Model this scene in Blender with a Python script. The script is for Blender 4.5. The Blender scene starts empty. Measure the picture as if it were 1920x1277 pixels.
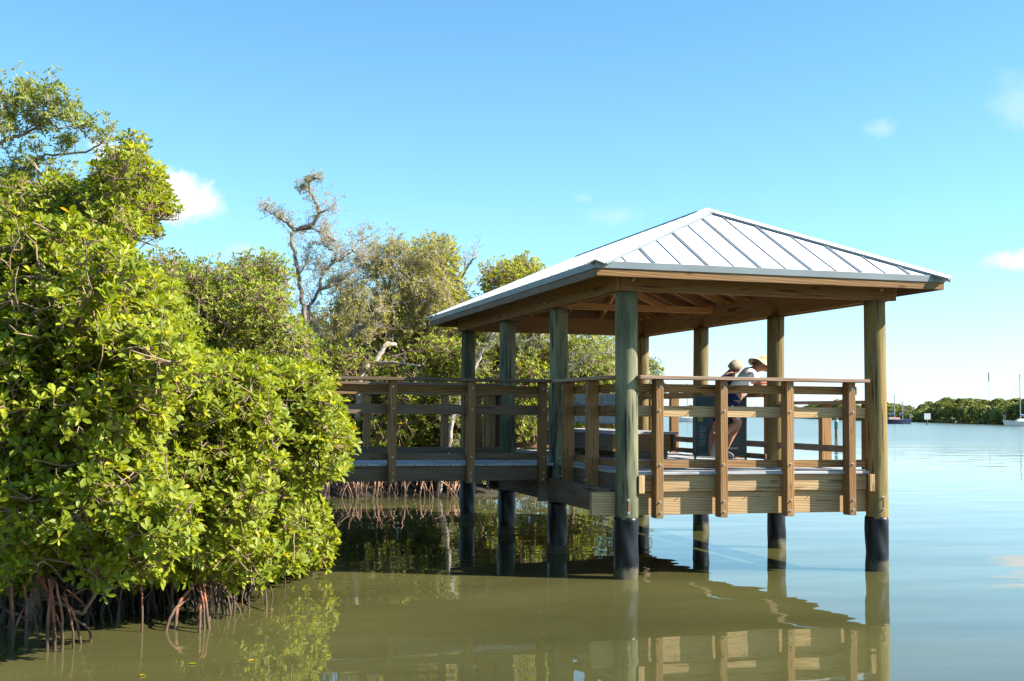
import bpy, math, random
import numpy as np
from mathutils import Vector, Matrix
random.seed(7); rng = np.random.default_rng(11)
R = math.radians
scn = bpy.context.scene
C = bpy.data.collections.new('scene'); scn.collection.children.link(C)

# ------------------------------------------------------------------ camera
F = 2276.6; PSI = 0.278197; TH = 0.057954; RO = 0.008699
CAM = np.array([-4.7006, -12.0310, 1.7428])
def _basis():
    fwd = np.array([math.sin(PSI)*math.cos(TH), math.cos(PSI)*math.cos(TH), math.sin(TH)])
    rt = np.array([math.cos(PSI), -math.sin(PSI), 0.0]); up = np.cross(rt, fwd)
    return fwd, rt*math.cos(RO)+up*math.sin(RO), -rt*math.sin(RO)+up*math.cos(RO)
FWD, RT, UP = _basis()
def ray(px, py): return FWD + RT*(px-960)/F + UP*(638.5-py)/F
def pt(px, py, depth): return CAM + ray(px, py)*depth
def on(px, py, ax, val):
    d = ray(px, py); return CAM + d*((val-CAM[ax])/d[ax])
def project(P):
    d = np.asarray(P, float)-CAM; z = d@FWD
    return 960+F*(d@RT)/z, 638.5-F*(d@UP)/z, z
cd = bpy.data.cameras.new('camera'); cam = bpy.data.objects.new('camera', cd); C.objects.link(cam)
M = Matrix([[RT[i], UP[i], -FWD[i], CAM[i]] for i in range(3)]+[[0, 0, 0, 1]])
cam.matrix_world = M
cd.sensor_width = 36; cd.lens = F/1920*36; cd.clip_end = 40000; cd.clip_start = 0.1
scn.camera = cam

# ------------------------------------------------------------------ light
SUN = np.array([2.2, -1.0, 1.75]); SUN /= np.linalg.norm(SUN)
EL = math.asin(SUN[2]); AZ = math.atan2(SUN[0], SUN[1])
ld = bpy.data.lights.new('sun', 'SUN'); ld.energy = 5.0; ld.angle = R(0.53); ld.color = (1.0, 0.94, 0.83)
lo = bpy.data.objects.new('sun', ld); C.objects.link(lo)
lo.rotation_euler = Vector(SUN).to_track_quat('Z', 'Y').to_euler(); lo.location = (30, -20, 40)
world = bpy.data.worlds.new('World'); scn.world = world; world.use_nodes = True
def build_world():
    nt = world.node_tree; N = nt.nodes; L = nt.links; N.clear()
    out = N.new('ShaderNodeOutputWorld'); bg = N.new('ShaderNodeBackground'); bg.inputs['Strength'].default_value = 0.078
    sky = N.new('ShaderNodeTexSky'); sky.sky_type = 'NISHITA'; sky.sun_disc = False
    sky.sun_elevation = EL; sky.sun_rotation = AZ; sky.altitude = 0; sky.air_density = 1.0; sky.dust_density = 0.35; sky.ozone_density = 1.6
    tint = N.new('ShaderNodeMix'); tint.data_type = 'RGBA'; tint.blend_type = 'MULTIPLY'; tint.inputs[0].default_value = 1.0
    tc = N.new('ShaderNodeTexCoord')
    # tint of the air: paler cyan low down
    sep = N.new('ShaderNodeSeparateXYZ'); L.new(tc.outputs['Generated'], sep.inputs[0])
    cr = N.new('ShaderNodeValToRGB'); L.new(sep.outputs['Z'], cr.inputs[0])
    e = cr.color_ramp.elements
    e[0].position = 0.0; e[0].color = SKYT[0]; e[1].position = 0.35; e[1].color = SKYT[2]
    m = e.new(0.12); m.color = SKYT[1]
    L.new(sky.outputs[0], tint.inputs[6]); L.new(cr.outputs[0], tint.inputs[7])
    cur = tint.outputs[2]
    nz = N.new('ShaderNodeTexNoise'); nz.inputs['Scale'].default_value = 26; nz.inputs['Detail'].default_value = 9; nz.inputs['Roughness'].default_value = 0.66
    L.new(tc.outputs['Generated'], nz.inputs['Vector'])
    for (px, py, w, h, op, soft) in CLOUDS:
        d = ray(px, py); d = d/np.linalg.norm(d)
        rr = np.cross(d, [0, 0, 1.0]); rr /= np.linalg.norm(rr); uu = np.cross(rr, d)
        comps = []
        for ax, s in ((rr, w/2/F), (uu, h/2/F)):
            dp = N.new('ShaderNodeVectorMath'); dp.operation = 'DOT_PRODUCT'
            L.new(tc.outputs['Generated'], dp.inputs[0]); dp.inputs[1].default_value = tuple(ax/s)
            p2 = N.new('ShaderNodeMath'); p2.operation = 'MULTIPLY'; L.new(dp.outputs['Value'], p2.inputs[0]); L.new(dp.outputs['Value'], p2.inputs[1])
            comps.append(p2)
        fr = N.new('ShaderNodeVectorMath'); fr.operation = 'DOT_PRODUCT'; L.new(tc.outputs['Generated'], fr.inputs[0]); fr.inputs[1].default_value = tuple(d)
        ft = N.new('ShaderNodeMath'); ft.operation = 'GREATER_THAN'; L.new(fr.outputs['Value'], ft.inputs[0]); ft.inputs[1].default_value = 0.5
        ad = N.new('ShaderNodeMath'); ad.operation = 'ADD'; L.new(comps[0].outputs[0], ad.inputs[0]); L.new(comps[1].outputs[0], ad.inputs[1])
        sq = N.new('ShaderNodeMath'); sq.operation = 'SQRT'; L.new(ad.outputs[0], sq.inputs[0])
        n1 = N.new('ShaderNodeMath'); n1.operation = 'MULTIPLY_ADD'; L.new(nz.outputs['Fac'], n1.inputs[0]); n1.inputs[1].default_value = -3.4; n1.inputs[2].default_value = 1.7
        s2 = N.new('ShaderNodeMath'); s2.operation = 'ADD'; L.new(sq.outputs[0], s2.inputs[0]); L.new(n1.outputs[0], s2.inputs[1])
        mr = N.new('ShaderNodeMapRange'); mr.interpolation_type = 'SMOOTHSTEP'; L.new(s2.outputs[0], mr.inputs[0])
        mr.inputs[1].default_value = 1.0-soft; mr.inputs[2].default_value = 1.0+soft*.4; mr.inputs[3].default_value = op; mr.inputs[4].default_value = 0
        mm = N.new('ShaderNodeMath'); mm.operation = 'MULTIPLY'; L.new(mr.outputs[0], mm.inputs[0]); L.new(ft.outputs[0], mm.inputs[1])
        mx = N.new('ShaderNodeMix'); mx.data_type = 'RGBA'; L.new(mm.outputs[0], mx.inputs[0]); L.new(cur, mx.inputs[6]); mx.inputs[7].default_value = CLOUDC
        cur = mx.outputs[2]
    L.new(cur, bg.inputs['Color']); L.new(bg.outputs[0], out.inputs[0])
SKYT = [(.78, .98, 1.45, 1), (.72, 1.04, 1.16, 1), (.60, 1.0, 1.10, 1)]
CLOUDC = (5.6, 5.7, 5.8, 1)
CLOUDS = [(350, 380, 138, 60, 1.0, .8), (324, 360, 74, 56, 1.0, .8), (208, 290, 110, 90, 1.0, .8), (268, 348, 100, 60, .8, .8), (1898, 490, 84, 34, .95, .9), (1905, 200, 90, 80, .22, 1), (1655, 240, 70, 34, .25, 1),
          (1165, 405, 100, 36, .2, 1), (1095, 370, 30, 20, .15, 1), (450, 475, 80, 40, .4, 1)]
build_world()
scn.view_settings.view_transform = 'Standard'; scn.view_settings.look = 'None'
scn.view_settings.exposure = 1.5; scn.view_settings.gamma = 1.0
scn.render.engine = 'CYCLES'
scn.cycles.max_bounces = 8; scn.cycles.diffuse_bounces = 4; scn.cycles.transmission_bounces = 4
scn.render.resolution_x = 1024; scn.render.resolution_y = 681

# ------------------------------------------------------------------ materials
def newmat(name):
    m = bpy.data.materials.new(name); m.use_nodes = True; nt = m.node_tree
    return m, nt, nt.nodes, nt.links, nt.nodes['Principled BSDF']
def ramp(N, pts):
    cr = N.new('ShaderNodeValToRGB'); e = cr.color_ramp.elements
    e[0].position, e[0].color = pts[0][0], (*pts[0][1], 1); e[1].position, e[1].color = pts[-1][0], (*pts[-1][1], 1)
    for p, c in pts[1:-1]: x = e.new(p); x.color = (*c, 1)
    return cr
def mixc(N, L, fac, a, b, mode='MIX'):
    m = N.new('ShaderNodeMix'); m.data_type = 'RGBA'; m.blend_type = mode
    for i, v in ((0, fac), (6, a), (7, b)):
        if hasattr(v, 'links'): L.new(v, m.inputs[i])
        elif i == 0: m.inputs[0].default_value = v
        else: m.inputs[i].default_value = (*v, 1)
    return m.outputs[2]
def wood(name, dark, light, weather=(.3, .29, .26), wf=.35, rough=.75, rings=1.0, tintamt=.5, wv=.36):
    m, nt, N, L, P = newmat(name)
    at = N.new('ShaderNodeAttribute'); at.attribute_name = 'grain'
    mp = N.new('ShaderNodeMapping'); L.new(at.outputs['Vector'], mp.inputs[0]); mp.inputs['Scale'].default_value = (.30, 7, 7)
    w = N.new('ShaderNodeTexWave'); w.wave_type = 'BANDS'; w.bands_direction = 'DIAGONAL'; L.new(mp.outputs[0], w.inputs[0])
    w.inputs['Scale'].default_value = 3.2*rings; w.inputs['Distortion'].default_value = 5; w.inputs['Detail'].default_value = 2; w.inputs['Detail Scale'].default_value = .6
    mp2 = N.new('ShaderNodeMapping'); L.new(at.outputs['Vector'], mp2.inputs[0]); mp2.inputs['Scale'].default_value = (3, 90, 90)
    n2 = N.new('ShaderNodeTexNoise'); L.new(mp2.outputs[0], n2.inputs[0]); n2.inputs['Scale'].default_value = 1; n2.inputs['Detail'].default_value = 5
    cr = ramp(N, [(0.15, dark), (.85, light)])
    ad = N.new('ShaderNodeMath'); ad.operation = 'MULTIPLY_ADD'; L.new(n2.outputs['Fac'], ad.inputs[0]); ad.inputs[1].default_value = 1.0-wv
    hv = N.new('ShaderNodeMath'); hv.operation = 'MULTIPLY'; L.new(w.outputs['Fac'], hv.inputs[0]); hv.inputs[1].default_value = wv
    L.new(hv.outputs[0], ad.inputs[2]); L.new(ad.outputs[0], cr.inputs[0])
    # knots
    mp3 = N.new('ShaderNodeMapping'); L.new(at.outputs['Vector'], mp3.inputs[0]); mp3.inputs['Scale'].default_value = (2.2, 9, 9)
    vo = N.new('ShaderNodeTexVoronoi'); L.new(mp3.outputs[0], vo.inputs[0]); vo.inputs['Scale'].default_value = 1
    kr = ramp(N, [(0.06, (.75, .75, .75)), (.17, (0, 0, 0))]); L.new(vo.outputs['Distance'], kr.inputs[0])
    c = mixc(N, L, kr.outputs[0], cr.outputs[0], tuple(x*.35 for x in dark))
    # weathering
    n3 = N.new('ShaderNodeTexNoise'); mp4 = N.new('ShaderNodeMapping'); L.new(at.outputs['Vector'], mp4.inputs[0]); mp4.inputs['Scale'].default_value = (1.3, 6, 6)
    L.new(mp4.outputs[0], n3.inputs[0]); n3.inputs['Scale'].default_value = 1; n3.inputs['Detail'].default_value = 6
    wr = ramp(N, [(.42, (0, 0, 0)), (.72, (wf, wf, wf))]); L.new(n3.outputs['Fac'], wr.inputs[0])
    c = mixc(N, L, wr.outputs[0], c, weather)
    mp5 = N.new('ShaderNodeMapping'); L.new(at.outputs['Vector'], mp5.inputs[0]); mp5.inputs['Scale'].default_value = (1.6, 34, 34)
    n5 = N.new('ShaderNodeTexNoise'); L.new(mp5.outputs[0], n5.inputs[0]); n5.inputs['Scale'].default_value = 1; n5.inputs['Detail'].default_value = 2
    kr5 = ramp(N, [(.27 if wv > .2 else .33, (.85, .85, .85)), (.37 if wv > .2 else .42, (0, 0, 0))]); L.new(n5.outputs['Fac'], kr5.inputs[0])
    c = mixc(N, L, kr5.outputs[0], c, tuple(x*.35 for x in dark))
    ta = N.new('ShaderNodeAttribute'); ta.attribute_name = 'tint'
    tr = ramp(N, [(0, (1-tintamt*.55,)*3), (1, (1+tintamt*.35,)*3)]); L.new(ta.outputs['Fac'], tr.inputs[0])
    c = mixc(N, L, 1.0, c, tr.outputs[0], 'MULTIPLY')
    L.new(c, P.inputs['Base Color']); P.inputs['Roughness'].default_value = rough; P.inputs['Specular IOR Level'].default_value = .25
    b = N.new('ShaderNodeBump'); b.inputs['Strength'].default_value = .35; b.inputs['Distance'].default_value = .004
    L.new(ad.outputs[0], b.inputs['Height']); L.new(b.outputs[0], P.inputs['Normal'])
    return m
def plain(name, col, rough=.5, metal=0, var=.15, scale=6, bump=0, spec=.5):
    m, nt, N, L, P = newmat(name)
    tc = N.new('ShaderNodeTexCoord'); n = N.new('ShaderNodeTexNoise'); L.new(tc.outputs['Object'], n.inputs[0]); n.inputs['Scale'].default_value = scale; n.inputs['Detail'].default_value = 5
    cr = ramp(N, [(.3, tuple(x*(1-var) for x in col)), (.7, tuple(min(1, x*(1+var)) for x in col))]); L.new(n.outputs['Fac'], cr.inputs[0])
    L.new(cr.outputs[0], P.inputs['Base Color']); P.inputs['Roughness'].default_value = rough; P.inputs['Metallic'].default_value = metal
    P.inputs['Specular IOR Level'].default_value = spec
    if bump:
        b = N.new('ShaderNodeBump'); b.inputs['Strength'].default_value = .4; b.inputs['Distance'].default_value = bump
        L.new(n.outputs['Fac'], b.inputs['Height']); L.new(b.outputs[0], P.inputs['Normal'])
    return m
def leafmat(name, stops, trans=.35, rough=.5, yellow=.02, yc=(.62, .40, .02), spec=.25):
    m, nt, N, L, P = newmat(name)
    a = N.new('ShaderNodeAttribute'); a.attribute_name = 'rnd'
    st = [(p*(1-yellow), c) for p, c in stops]
    cr = ramp(N, st + [(1-yellow*.9, stops[-1][1]), (1-yellow*.6, yc)] if yellow else st); cr.color_ramp.interpolation = 'LINEAR'
    L.new(a.outputs['Fac'], cr.inputs[0])
    geo = N.new('ShaderNodeNewGeometry')
    back = mixc(N, L, .35, cr.outputs[0], (.26, .32, .035))
    c = mixc(N, L, geo.outputs['Backfacing'], cr.outputs[0], back)
    L.new(c, P.inputs['Base Color']); P.inputs['Roughness'].default_value = rough; P.inputs['Specular IOR Level'].default_value = spec
    t = N.new('ShaderNodeBsdfTranslucent')
    tc = mixc(N, L, 1.0, c, (1.5, 1.45, .45), 'MULTIPLY'); L.new(tc, t.inputs['Color'])
    mx = N.new('ShaderNodeMixShader'); mx.inputs[0].default_value = trans
    L.new(P.outputs[0], mx.inputs[1]); L.new(t.outputs[0], mx.inputs[2]); L.new(mx.outputs[0], N['Material Output'].inputs[0])
    return m
MW = {}
MW['rail'] = wood('treated_pine', (.142, .064, .021), (.375, .210, .082), (.26, .20, .14), wf=.28)
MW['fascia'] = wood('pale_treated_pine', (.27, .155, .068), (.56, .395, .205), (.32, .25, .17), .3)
MW['beam'] = wood('brown_beam_timber', (.160, .076, .024), (.39, .22, .080), (.26, .19, .10), .25)
MW['roofwood'] = wood('water_lit_rafter_timber', (.30, .125, .038), (.66, .37, .135), wf=.1, tintamt=1.0)  # base lightened to paint in the glow thrown up from the water
MW['sheath'] = wood('shaded_plywood_sheathing', (.09, .035, .014), (.17, .075, .03), wf=.1)  # base darkened to paint in the shade between the rafters
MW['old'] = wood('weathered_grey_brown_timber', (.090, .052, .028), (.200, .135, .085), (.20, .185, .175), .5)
MW['cap'] = wood('sun_bleached_cap_timber', (.22, .12, .07), (.46, .30, .20), (.36, .28, .23), .5)
MW['deck'] = wood('pale_grey_decking', (.30, .31, .32), (.46, .46, .47), (.40, .40, .42), .3, rings=.5, tintamt=.25)
MW['green_post'] = wood('green_treated_pole', (.034, .042, .026), (.130, .135, .075), (.28, .26, .155), .85, rings=.4, wv=.12)
MW['yellow_post'] = wood('golden_treated_pole', (.075, .055, .020), (.29, .20, .070), (.14, .125, .055), .7, rings=.4, wv=.14)
MW['sleeve'] = plain('black_plastic_wrap', (.006, .007, .010), .42, var=.5, scale=9, bump=.004, spec=.35)
def sleeve_mat():
    m = MW['sleeve']; nt = m.node_tree; N = nt.nodes; L = nt.links; P = N['Principled BSDF']
    geo = N.new('ShaderNodeNewGeometry'); sp = N.new('ShaderNodeSeparateXYZ'); L.new(geo.outputs['Position'], sp.inputs[0])
    n = N.new('ShaderNodeTexNoise'); L.new(geo.outputs['Position'], n.inputs[0]); n.inputs['Scale'].default_value = 28; n.inputs['Detail'].default_value = 4
    a = N.new('ShaderNodeMath'); a.operation = 'MULTIPLY_ADD'; L.new(n.outputs['Fac'], a.inputs[0]); a.inputs[1].default_value = -.16; L.new(sp.outputs['Z'], a.inputs[2])
    r = ramp(N, [(.0, (1, 1, 1)), (.05, (0, 0, 0))]); L.new(a.outputs[0], r.inputs[0])
    old = P.inputs['Base Color'].links[0].from_socket
    L.new(mixc(N, L, r.outputs[0], old, (.075, .068, .040)), P.inputs['Base Color'])
    rr = N.new('ShaderNodeMath'); rr.operation = 'MULTIPLY_ADD'; L.new(r.outputs[0], rr.inputs[0]); rr.inputs[1].default_value = .45; rr.inputs[2].default_value = .42; L.new(rr.outputs[0], P.inputs['Roughness'])
sleeve_mat()
MW['roof'] = plain('pale_metal_sheet', (.68, .69, .70), .42, 0.0, .08, 1.1)
MW['trim'] = plain('grey_metal_trim', (.17, .20, .21), .5, .2, .10, 3)
MW['seam'] = plain('dull_metal_rib', (.33, .35, .37), .5, .3, .05, 3)
MW['bolt'] = plain('galvanised_bolt', (.50, .46, .40), .55, .4, .3, 30)
MW['rust'] = plain('rusty_steel', (.22, .09, .04), .8, .2, .4, 30)
MW['bark'] = plain('mangrove_bark', (.27, .18, .125), .9, 0, .4, 14, .01, .2)
MW['paletwig'] = plain('pale_grey_brown_twig', (.40, .34, .295), .9, 0, .3, 14, 0, .2)
MW['deadbark'] = plain('grey_brown_bark', (.22, .175, .14), .9, 0, .4, 10, .012, .2)
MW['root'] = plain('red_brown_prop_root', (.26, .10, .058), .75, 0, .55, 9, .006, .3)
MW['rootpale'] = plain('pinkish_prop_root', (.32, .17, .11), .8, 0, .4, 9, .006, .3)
MW['shaderoot'] = plain('shaded_prop_root', (.10, .060, .045), .75, 0, .6, 9, .006, .3)  # prop roots in a darker tone; shade under the crowns painted in
for _k in ('root', 'rootpale', 'shaderoot'):
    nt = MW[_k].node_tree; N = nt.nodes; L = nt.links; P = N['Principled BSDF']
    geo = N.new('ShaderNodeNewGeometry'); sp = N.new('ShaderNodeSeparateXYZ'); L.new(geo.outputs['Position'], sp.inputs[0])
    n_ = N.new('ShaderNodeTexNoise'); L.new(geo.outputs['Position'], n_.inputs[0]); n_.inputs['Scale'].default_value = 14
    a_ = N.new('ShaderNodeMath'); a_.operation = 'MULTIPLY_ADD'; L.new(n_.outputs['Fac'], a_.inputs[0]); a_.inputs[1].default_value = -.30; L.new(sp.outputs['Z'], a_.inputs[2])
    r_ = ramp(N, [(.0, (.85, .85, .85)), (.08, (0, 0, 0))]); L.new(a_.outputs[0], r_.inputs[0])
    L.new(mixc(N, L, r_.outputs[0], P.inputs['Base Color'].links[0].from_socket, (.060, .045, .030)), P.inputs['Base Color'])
MW['mud'] = plain('dark_mud', (.034, .027, .018), .85, 0, .5, 5, .03, .3)
LF = [(.0, (.048, .075, .005)), (.35, (.142, .185, .008)), (.7, (.285, .305, .012)), (1, (.50, .46, .030))]
MW['leaf'] = leafmat('bright_mangrove_leaf', LF, yellow=.022, rough=.45, spec=.26, trans=.40)
MW['leafmid'] = leafmat('mid_green_mangrove_leaf', [(0, (.045, .075, .008)), (.4, (.14, .19, .012)), (.8, (.32, .34, .025)), (1, (.54, .48, .06))], yellow=.04, trans=.35)
MW['leafyel'] = leafmat('yellowing_mangrove_leaf', [(0, (.12, .15, .015)), (.4, (.28, .31, .025)), (.8, (.46, .42, .05)), (1, (.60, .46, .09))], yellow=.06, trans=.42)
MW['leafdry'] = leafmat('dry_olive_leaf', [(0, (.20, .17, .035)), (.5, (.38, .33, .07)), (1, (.54, .43, .11))], trans=.35, yellow=.0)
MW['leafgrey'] = leafmat('pale_olive_leaf', [(0, (.13, .16, .04)), (.5, (.27, .30, .08)), (1, (.42, .42, .16))], trans=.4, yellow=.0)
MW['leaffar'] = leafmat('far_shore_leaf', [(0, (.085, .090, .038)), (.5, (.16, .155, .058)), (1, (.26, .235, .095))], trans=.3, rough=.6, yellow=.0)

# ------------------------------------------------------------------ object helpers
def tag(o, label=None, cat=None, group=None, kind=None):
    if label: o['label'] = label
    if cat: o['category'] = cat
    if group: o['group'] = group
    if kind: o['kind'] = kind
    return o
def empty(name, loc, label, cat, group=None):
    o = bpy.data.objects.new(name, None); C.objects.link(o); o.location = tuple(loc); o.empty_display_size = .2
    return tag(o, label, cat, group)
def link(me, name, mat, parent=None):
    o = bpy.data.objects.new(name, me); C.objects.link(o); me.materials.append(mat)
    if parent is not None:
        o.parent = parent; o.matrix_parent_inverse = Matrix.Translation(-Vector(world_loc(parent)))
    return o
def world_loc(o):
    l = Vector(o.location)
    while o.parent is not None and o.type == 'EMPTY': o = o.parent; l += Vector(o.location)
    return l if o.parent is None else l
def np_mesh(name, verts, faces_list, attrs=None, smooth=False):
    """faces_list: list of (n,k) int arrays"""
    me = bpy.data.meshes.new(name); verts = np.asarray(verts, np.float32)
    me.vertices.add(len(verts)); me.vertices.foreach_set('co', verts.ravel())
    idx = np.concatenate([f.ravel() for f in faces_list]).astype(np.int32)
    tot = np.concatenate([np.full(len(f), f.shape[1]) for f in faces_list]).astype(np.int32)
    st = np.concatenate([[0], np.cumsum(tot)[:-1]]).astype(np.int32)
    me.loops.add(len(idx)); me.loops.foreach_set('vertex_index', idx)
    me.polygons.add(len(tot)); me.polygons.foreach_set('loop_start', st); me.polygons.foreach_set('loop_total', tot)
    if smooth: me.polygons.foreach_set('use_smooth', np.ones(len(tot), bool))
    for k, v in (attrs or {}).items():
        v = np.asarray(v, np.float32)
        if v.ndim == 2: a = me.attributes.new(k, 'FLOAT_VECTOR', 'POINT'); a.data.foreach_set('vector', v.ravel())
        else: a = me.attributes.new(k, 'FLOAT', 'POINT'); a.data.foreach_set('value', v)
    me.update(calc_edges=True); return me
class MB:
    def __init__(s): s.v = []; s.f = []; s.g = []; s.t = []; s.smooth = False
    def add(s, verts, faces, grain=None, tint=None):
        o = len(s.v); s.v += [tuple(v) for v in verts]; s.f += [tuple(o+i for i in f) for f in faces]
        off = np.array([random.random()*40, random.random()*40, random.random()*40])
        g = np.array(grain if grain is not None else verts, float)+off
        s.g += [tuple(x) for x in g]; t = random.random() if tint is None else tint; s.t += [t]*len(verts)
    def beam(s, A, B, w, h, tint=None, up=(0, 0, 1)):
        """bar from A to B; w across (horizontal), h along up"""
        A = np.array(A, float); B = np.array(B, float); d = B-A; Ln = np.linalg.norm(d); d /= Ln
        up = np.array(up, float); sd = np.cross(d, up); sd /= np.linalg.norm(sd); u2 = np.cross(sd, d)
        V = []; G = []
        for e, P in ((0, A), (1, B)):
            for a, b in ((-1, -1), (1, -1), (1, 1), (-1, 1)):
                V.append(P+sd*a*w/2+u2*b*h/2); G.append((e*Ln, a*w/2, b*h/2))
        s.add(V, [(0, 1, 2, 3), (7, 6, 5, 4), (0, 4, 5, 1), (1, 5, 6, 2), (2, 6, 7, 3), (3, 7, 4, 0)], G, tint)
    def box(s, x0, x1, y0, y1, z0, z1, tint=None, axis=None):
        dx, dy, dz = x1-x0, y1-y0, z1-z0
        if axis is None: axis = int(np.argmax([dx, dy, dz]))
        V = [(x, y, z) for x in (x0, x1) for y in (y0, y1) for z in (z0, z1)]
        G = []
        for v in V:
            a = list(v); m = a.pop(axis); G.append((m, a[0], a[1]))
        s.add(V, [(0, 1, 3, 2), (4, 6, 7, 5), (0, 4, 5, 1), (2, 3, 7, 6), (0, 2, 6, 4), (1, 5, 7, 3)], G, tint)
    def tube(s, pts, rad, n=8, tint=None, cap=True, jit=0):
        pts = [np.array(p, float) for p in pts]; rad = [rad]*len(pts) if np.isscalar(rad) else rad
        V = []; G = []; Fc = []; prev = None; acc = 0
        for i, p in enumerate(pts):
            d = (pts[min(i+1, len(pts)-1)]-pts[max(i-1, 0)]); d = d/(np.linalg.norm(d)+1e-9)
            if prev is None:
                a = np.cross(d, [0, 0, 1.0]) if abs(d[2]) < .9 else np.cross(d, [1.0, 0, 0])
            else: a = prev-d*(prev@d)
            a /= np.linalg.norm(a)+1e-9; prev = a; b = np.cross(d, a)
            if i: acc += np.linalg.norm(pts[i]-pts[i-1])
            for k in range(n):
                th = 2*math.pi*k/n; rr = rad[i]*(1+jit*(random.random()-.5))
                V.append(p+(a*math.cos(th)+b*math.sin(th))*rr); G.append((acc, math.cos(th)*rad[i], math.sin(th)*rad[i]))
        for i in range(len(pts)-1):
            for k in range(n):
                k2 = (k+1) % n; Fc.append((i*n+k, i*n+k2, (i+1)*n+k2, (i+1)*n+k))
        if cap: Fc += [tuple(range(n-1, -1, -1)), tuple((len(pts)-1)*n+k for k in range(n))]
        s.add(V, Fc, G, tint)
    def build(s, name, mat, parent=None, bevel=0, smooth=None):
        me = bpy.data.meshes.new(name); me.from_pydata(s.v, [], s.f); me.update()
        a = me.attributes.new('grain', 'FLOAT_VECTOR', 'POINT'); a.data.foreach_set('vector', np.array(s.g, np.float32).ravel())
        a = me.attributes.new('tint', 'FLOAT', 'POINT'); a.data.foreach_set('value', np.array(s.t, np.float32))
        if s.smooth or smooth: me.polygons.foreach_set('use_smooth', [True]*len(me.polygons))
        o = link(me, name, mat, parent)
        if bevel:
            b = o.modifiers.new('bevel', 'BEVEL'); b.width = bevel; b.segments = 2; b.limit_method = 'ANGLE'
        return o
def one(name, mat, parent, fn, bevel=.004, smooth=False):
    m = MB(); fn(m); return m.build(name, mat, parent, bevel, smooth)
def bolt(parent, p, n, r=.016, mat='bolt'):
    r *= .75
    p = np.array(p, float); n = np.array(n, float)
    m = MB(); m.tube([p-n*.004, p+n*.004], [r*1.35, r*1.35], 12, 0.5); m.tube([p+n*.003, p+n*.019], [r*.8, r*.7], 6, .5); m.tube([p+n*.018, p+n*.045], [r*.42, r*.42], 8, .5)
    return m.build('bolt', MW[mat], parent)

# ------------------------------------------------------------------ setting: water and mud
def build_water():
    m, nt, N, L, P = newmat('murky_lagoon_water')
    geo = N.new('ShaderNodeNewGeometry')
    mp = N.new('ShaderNodeMapping'); L.new(geo.outputs['Position'], mp.inputs[0]); mp.inputs['Scale'].default_value = (.25, .6, 1)
    n = N.new('ShaderNodeTexNoise'); L.new(mp.outputs[0], n.inputs[0]); n.inputs['Scale'].default_value = .8; n.inputs['Detail'].default_value = 4
    cr = ramp(N, [(.3, WATERC[0]), (.7, WATERC[1])]); L.new(n.outputs['Fac'], cr.inputs[0])
    L.new(cr.outputs[0], P.inputs['Base Color']); P.inputs['IOR'].default_value = 1.333
    # sheltered cove by the bank is calm, the open lagoon beyond is ruffled
    dl = N.new('ShaderNodeVectorMath'); dl.operation = 'DISTANCE'; L.new(geo.outputs['Position'], dl.inputs[0]); dl.inputs[1].default_value = (-2, 0, 0)
    mo = N.new('ShaderNodeMapRange'); mo.interpolation_type = 'SMOOTHSTEP'; L.new(dl.outputs['Value'], mo.inputs[0]); mo.inputs[1].default_value = 18; mo.inputs[2].default_value = 90; mo.inputs[3].default_value = 0; mo.inputs[4].default_value = 1
    ro = N.new('ShaderNodeMath'); ro.operation = 'MULTIPLY_ADD'; L.new(mo.outputs[0], ro.inputs[0]); ro.inputs[1].default_value = .17; ro.inputs[2].default_value = .012; L.new(ro.outputs[0], P.inputs['Roughness'])
    P.inputs['Specular IOR Level'].default_value = .5
    hs = []
    for sc, rot, st, k in WAVES:
        mq = N.new('ShaderNodeMapping'); L.new(geo.outputs['Position'], mq.inputs[0]); mq.inputs['Scale'].default_value = (*sc, 1); mq.inputs['Rotation'].default_value = (0, 0, rot)
        q = N.new('ShaderNodeTexNoise'); L.new(mq.outputs[0], q.inputs[0]); q.inputs['Scale'].default_value = 1; q.inputs['Detail'].default_value = k; q.inputs['Roughness'].default_value = .4
        mu = N.new('ShaderNodeMath'); mu.operation = 'MULTIPLY'; L.new(q.outputs['Fac'], mu.inputs[0]); mu.inputs[1].default_value = st; hs.append(mu.outputs[0])
    cur = hs[0]
    for h in hs[1:]:
        a = N.new('ShaderNodeMath'); a.operation = 'ADD'; L.new(cur, a.inputs[0]); L.new(h, a.inputs[1]); cur = a.outputs[0]
    # open water to the right and far off is rougher than the sheltered cove
    b = N.new('ShaderNodeBump'); b.inputs['Strength'].default_value = 1; b.inputs['Distance'].default_value = 1
    fm = N.new('ShaderNodeMath'); fm.operation = 'MULTIPLY_ADD'; L.new(mo.outputs[0], fm.inputs[0]); fm.inputs[1].default_value = 3.5; fm.inputs[2].default_value = 1.0
    hm_ = N.new('ShaderNodeMath'); hm_.operation = 'MULTIPLY'; L.new(cur, hm_.inputs[0]); L.new(fm.outputs[0], hm_.inputs[1])
    L.new(hm_.outputs[0], b.inputs['Height']); L.new(b.outputs[0], P.inputs['Normal'])
    S = 16000
    me = bpy.data.meshes.new('water'); me.from_pydata([(-S, -S, 0), (S, -S, 0), (S, S, 0), (-S, S, 0)], [], [(0, 1, 2, 3)])
    o = link(me, 'water', m); tag(o, kind='structure')
WATERC = [(.058, .057, .020), (.104, .097, .034)]
WAVES = [((.45, .9), .28, .010, 1), ((1.6, 3.6), .2, .0014, 1), ((.12, .35), .25, .016, 1)]
build_water()

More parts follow.
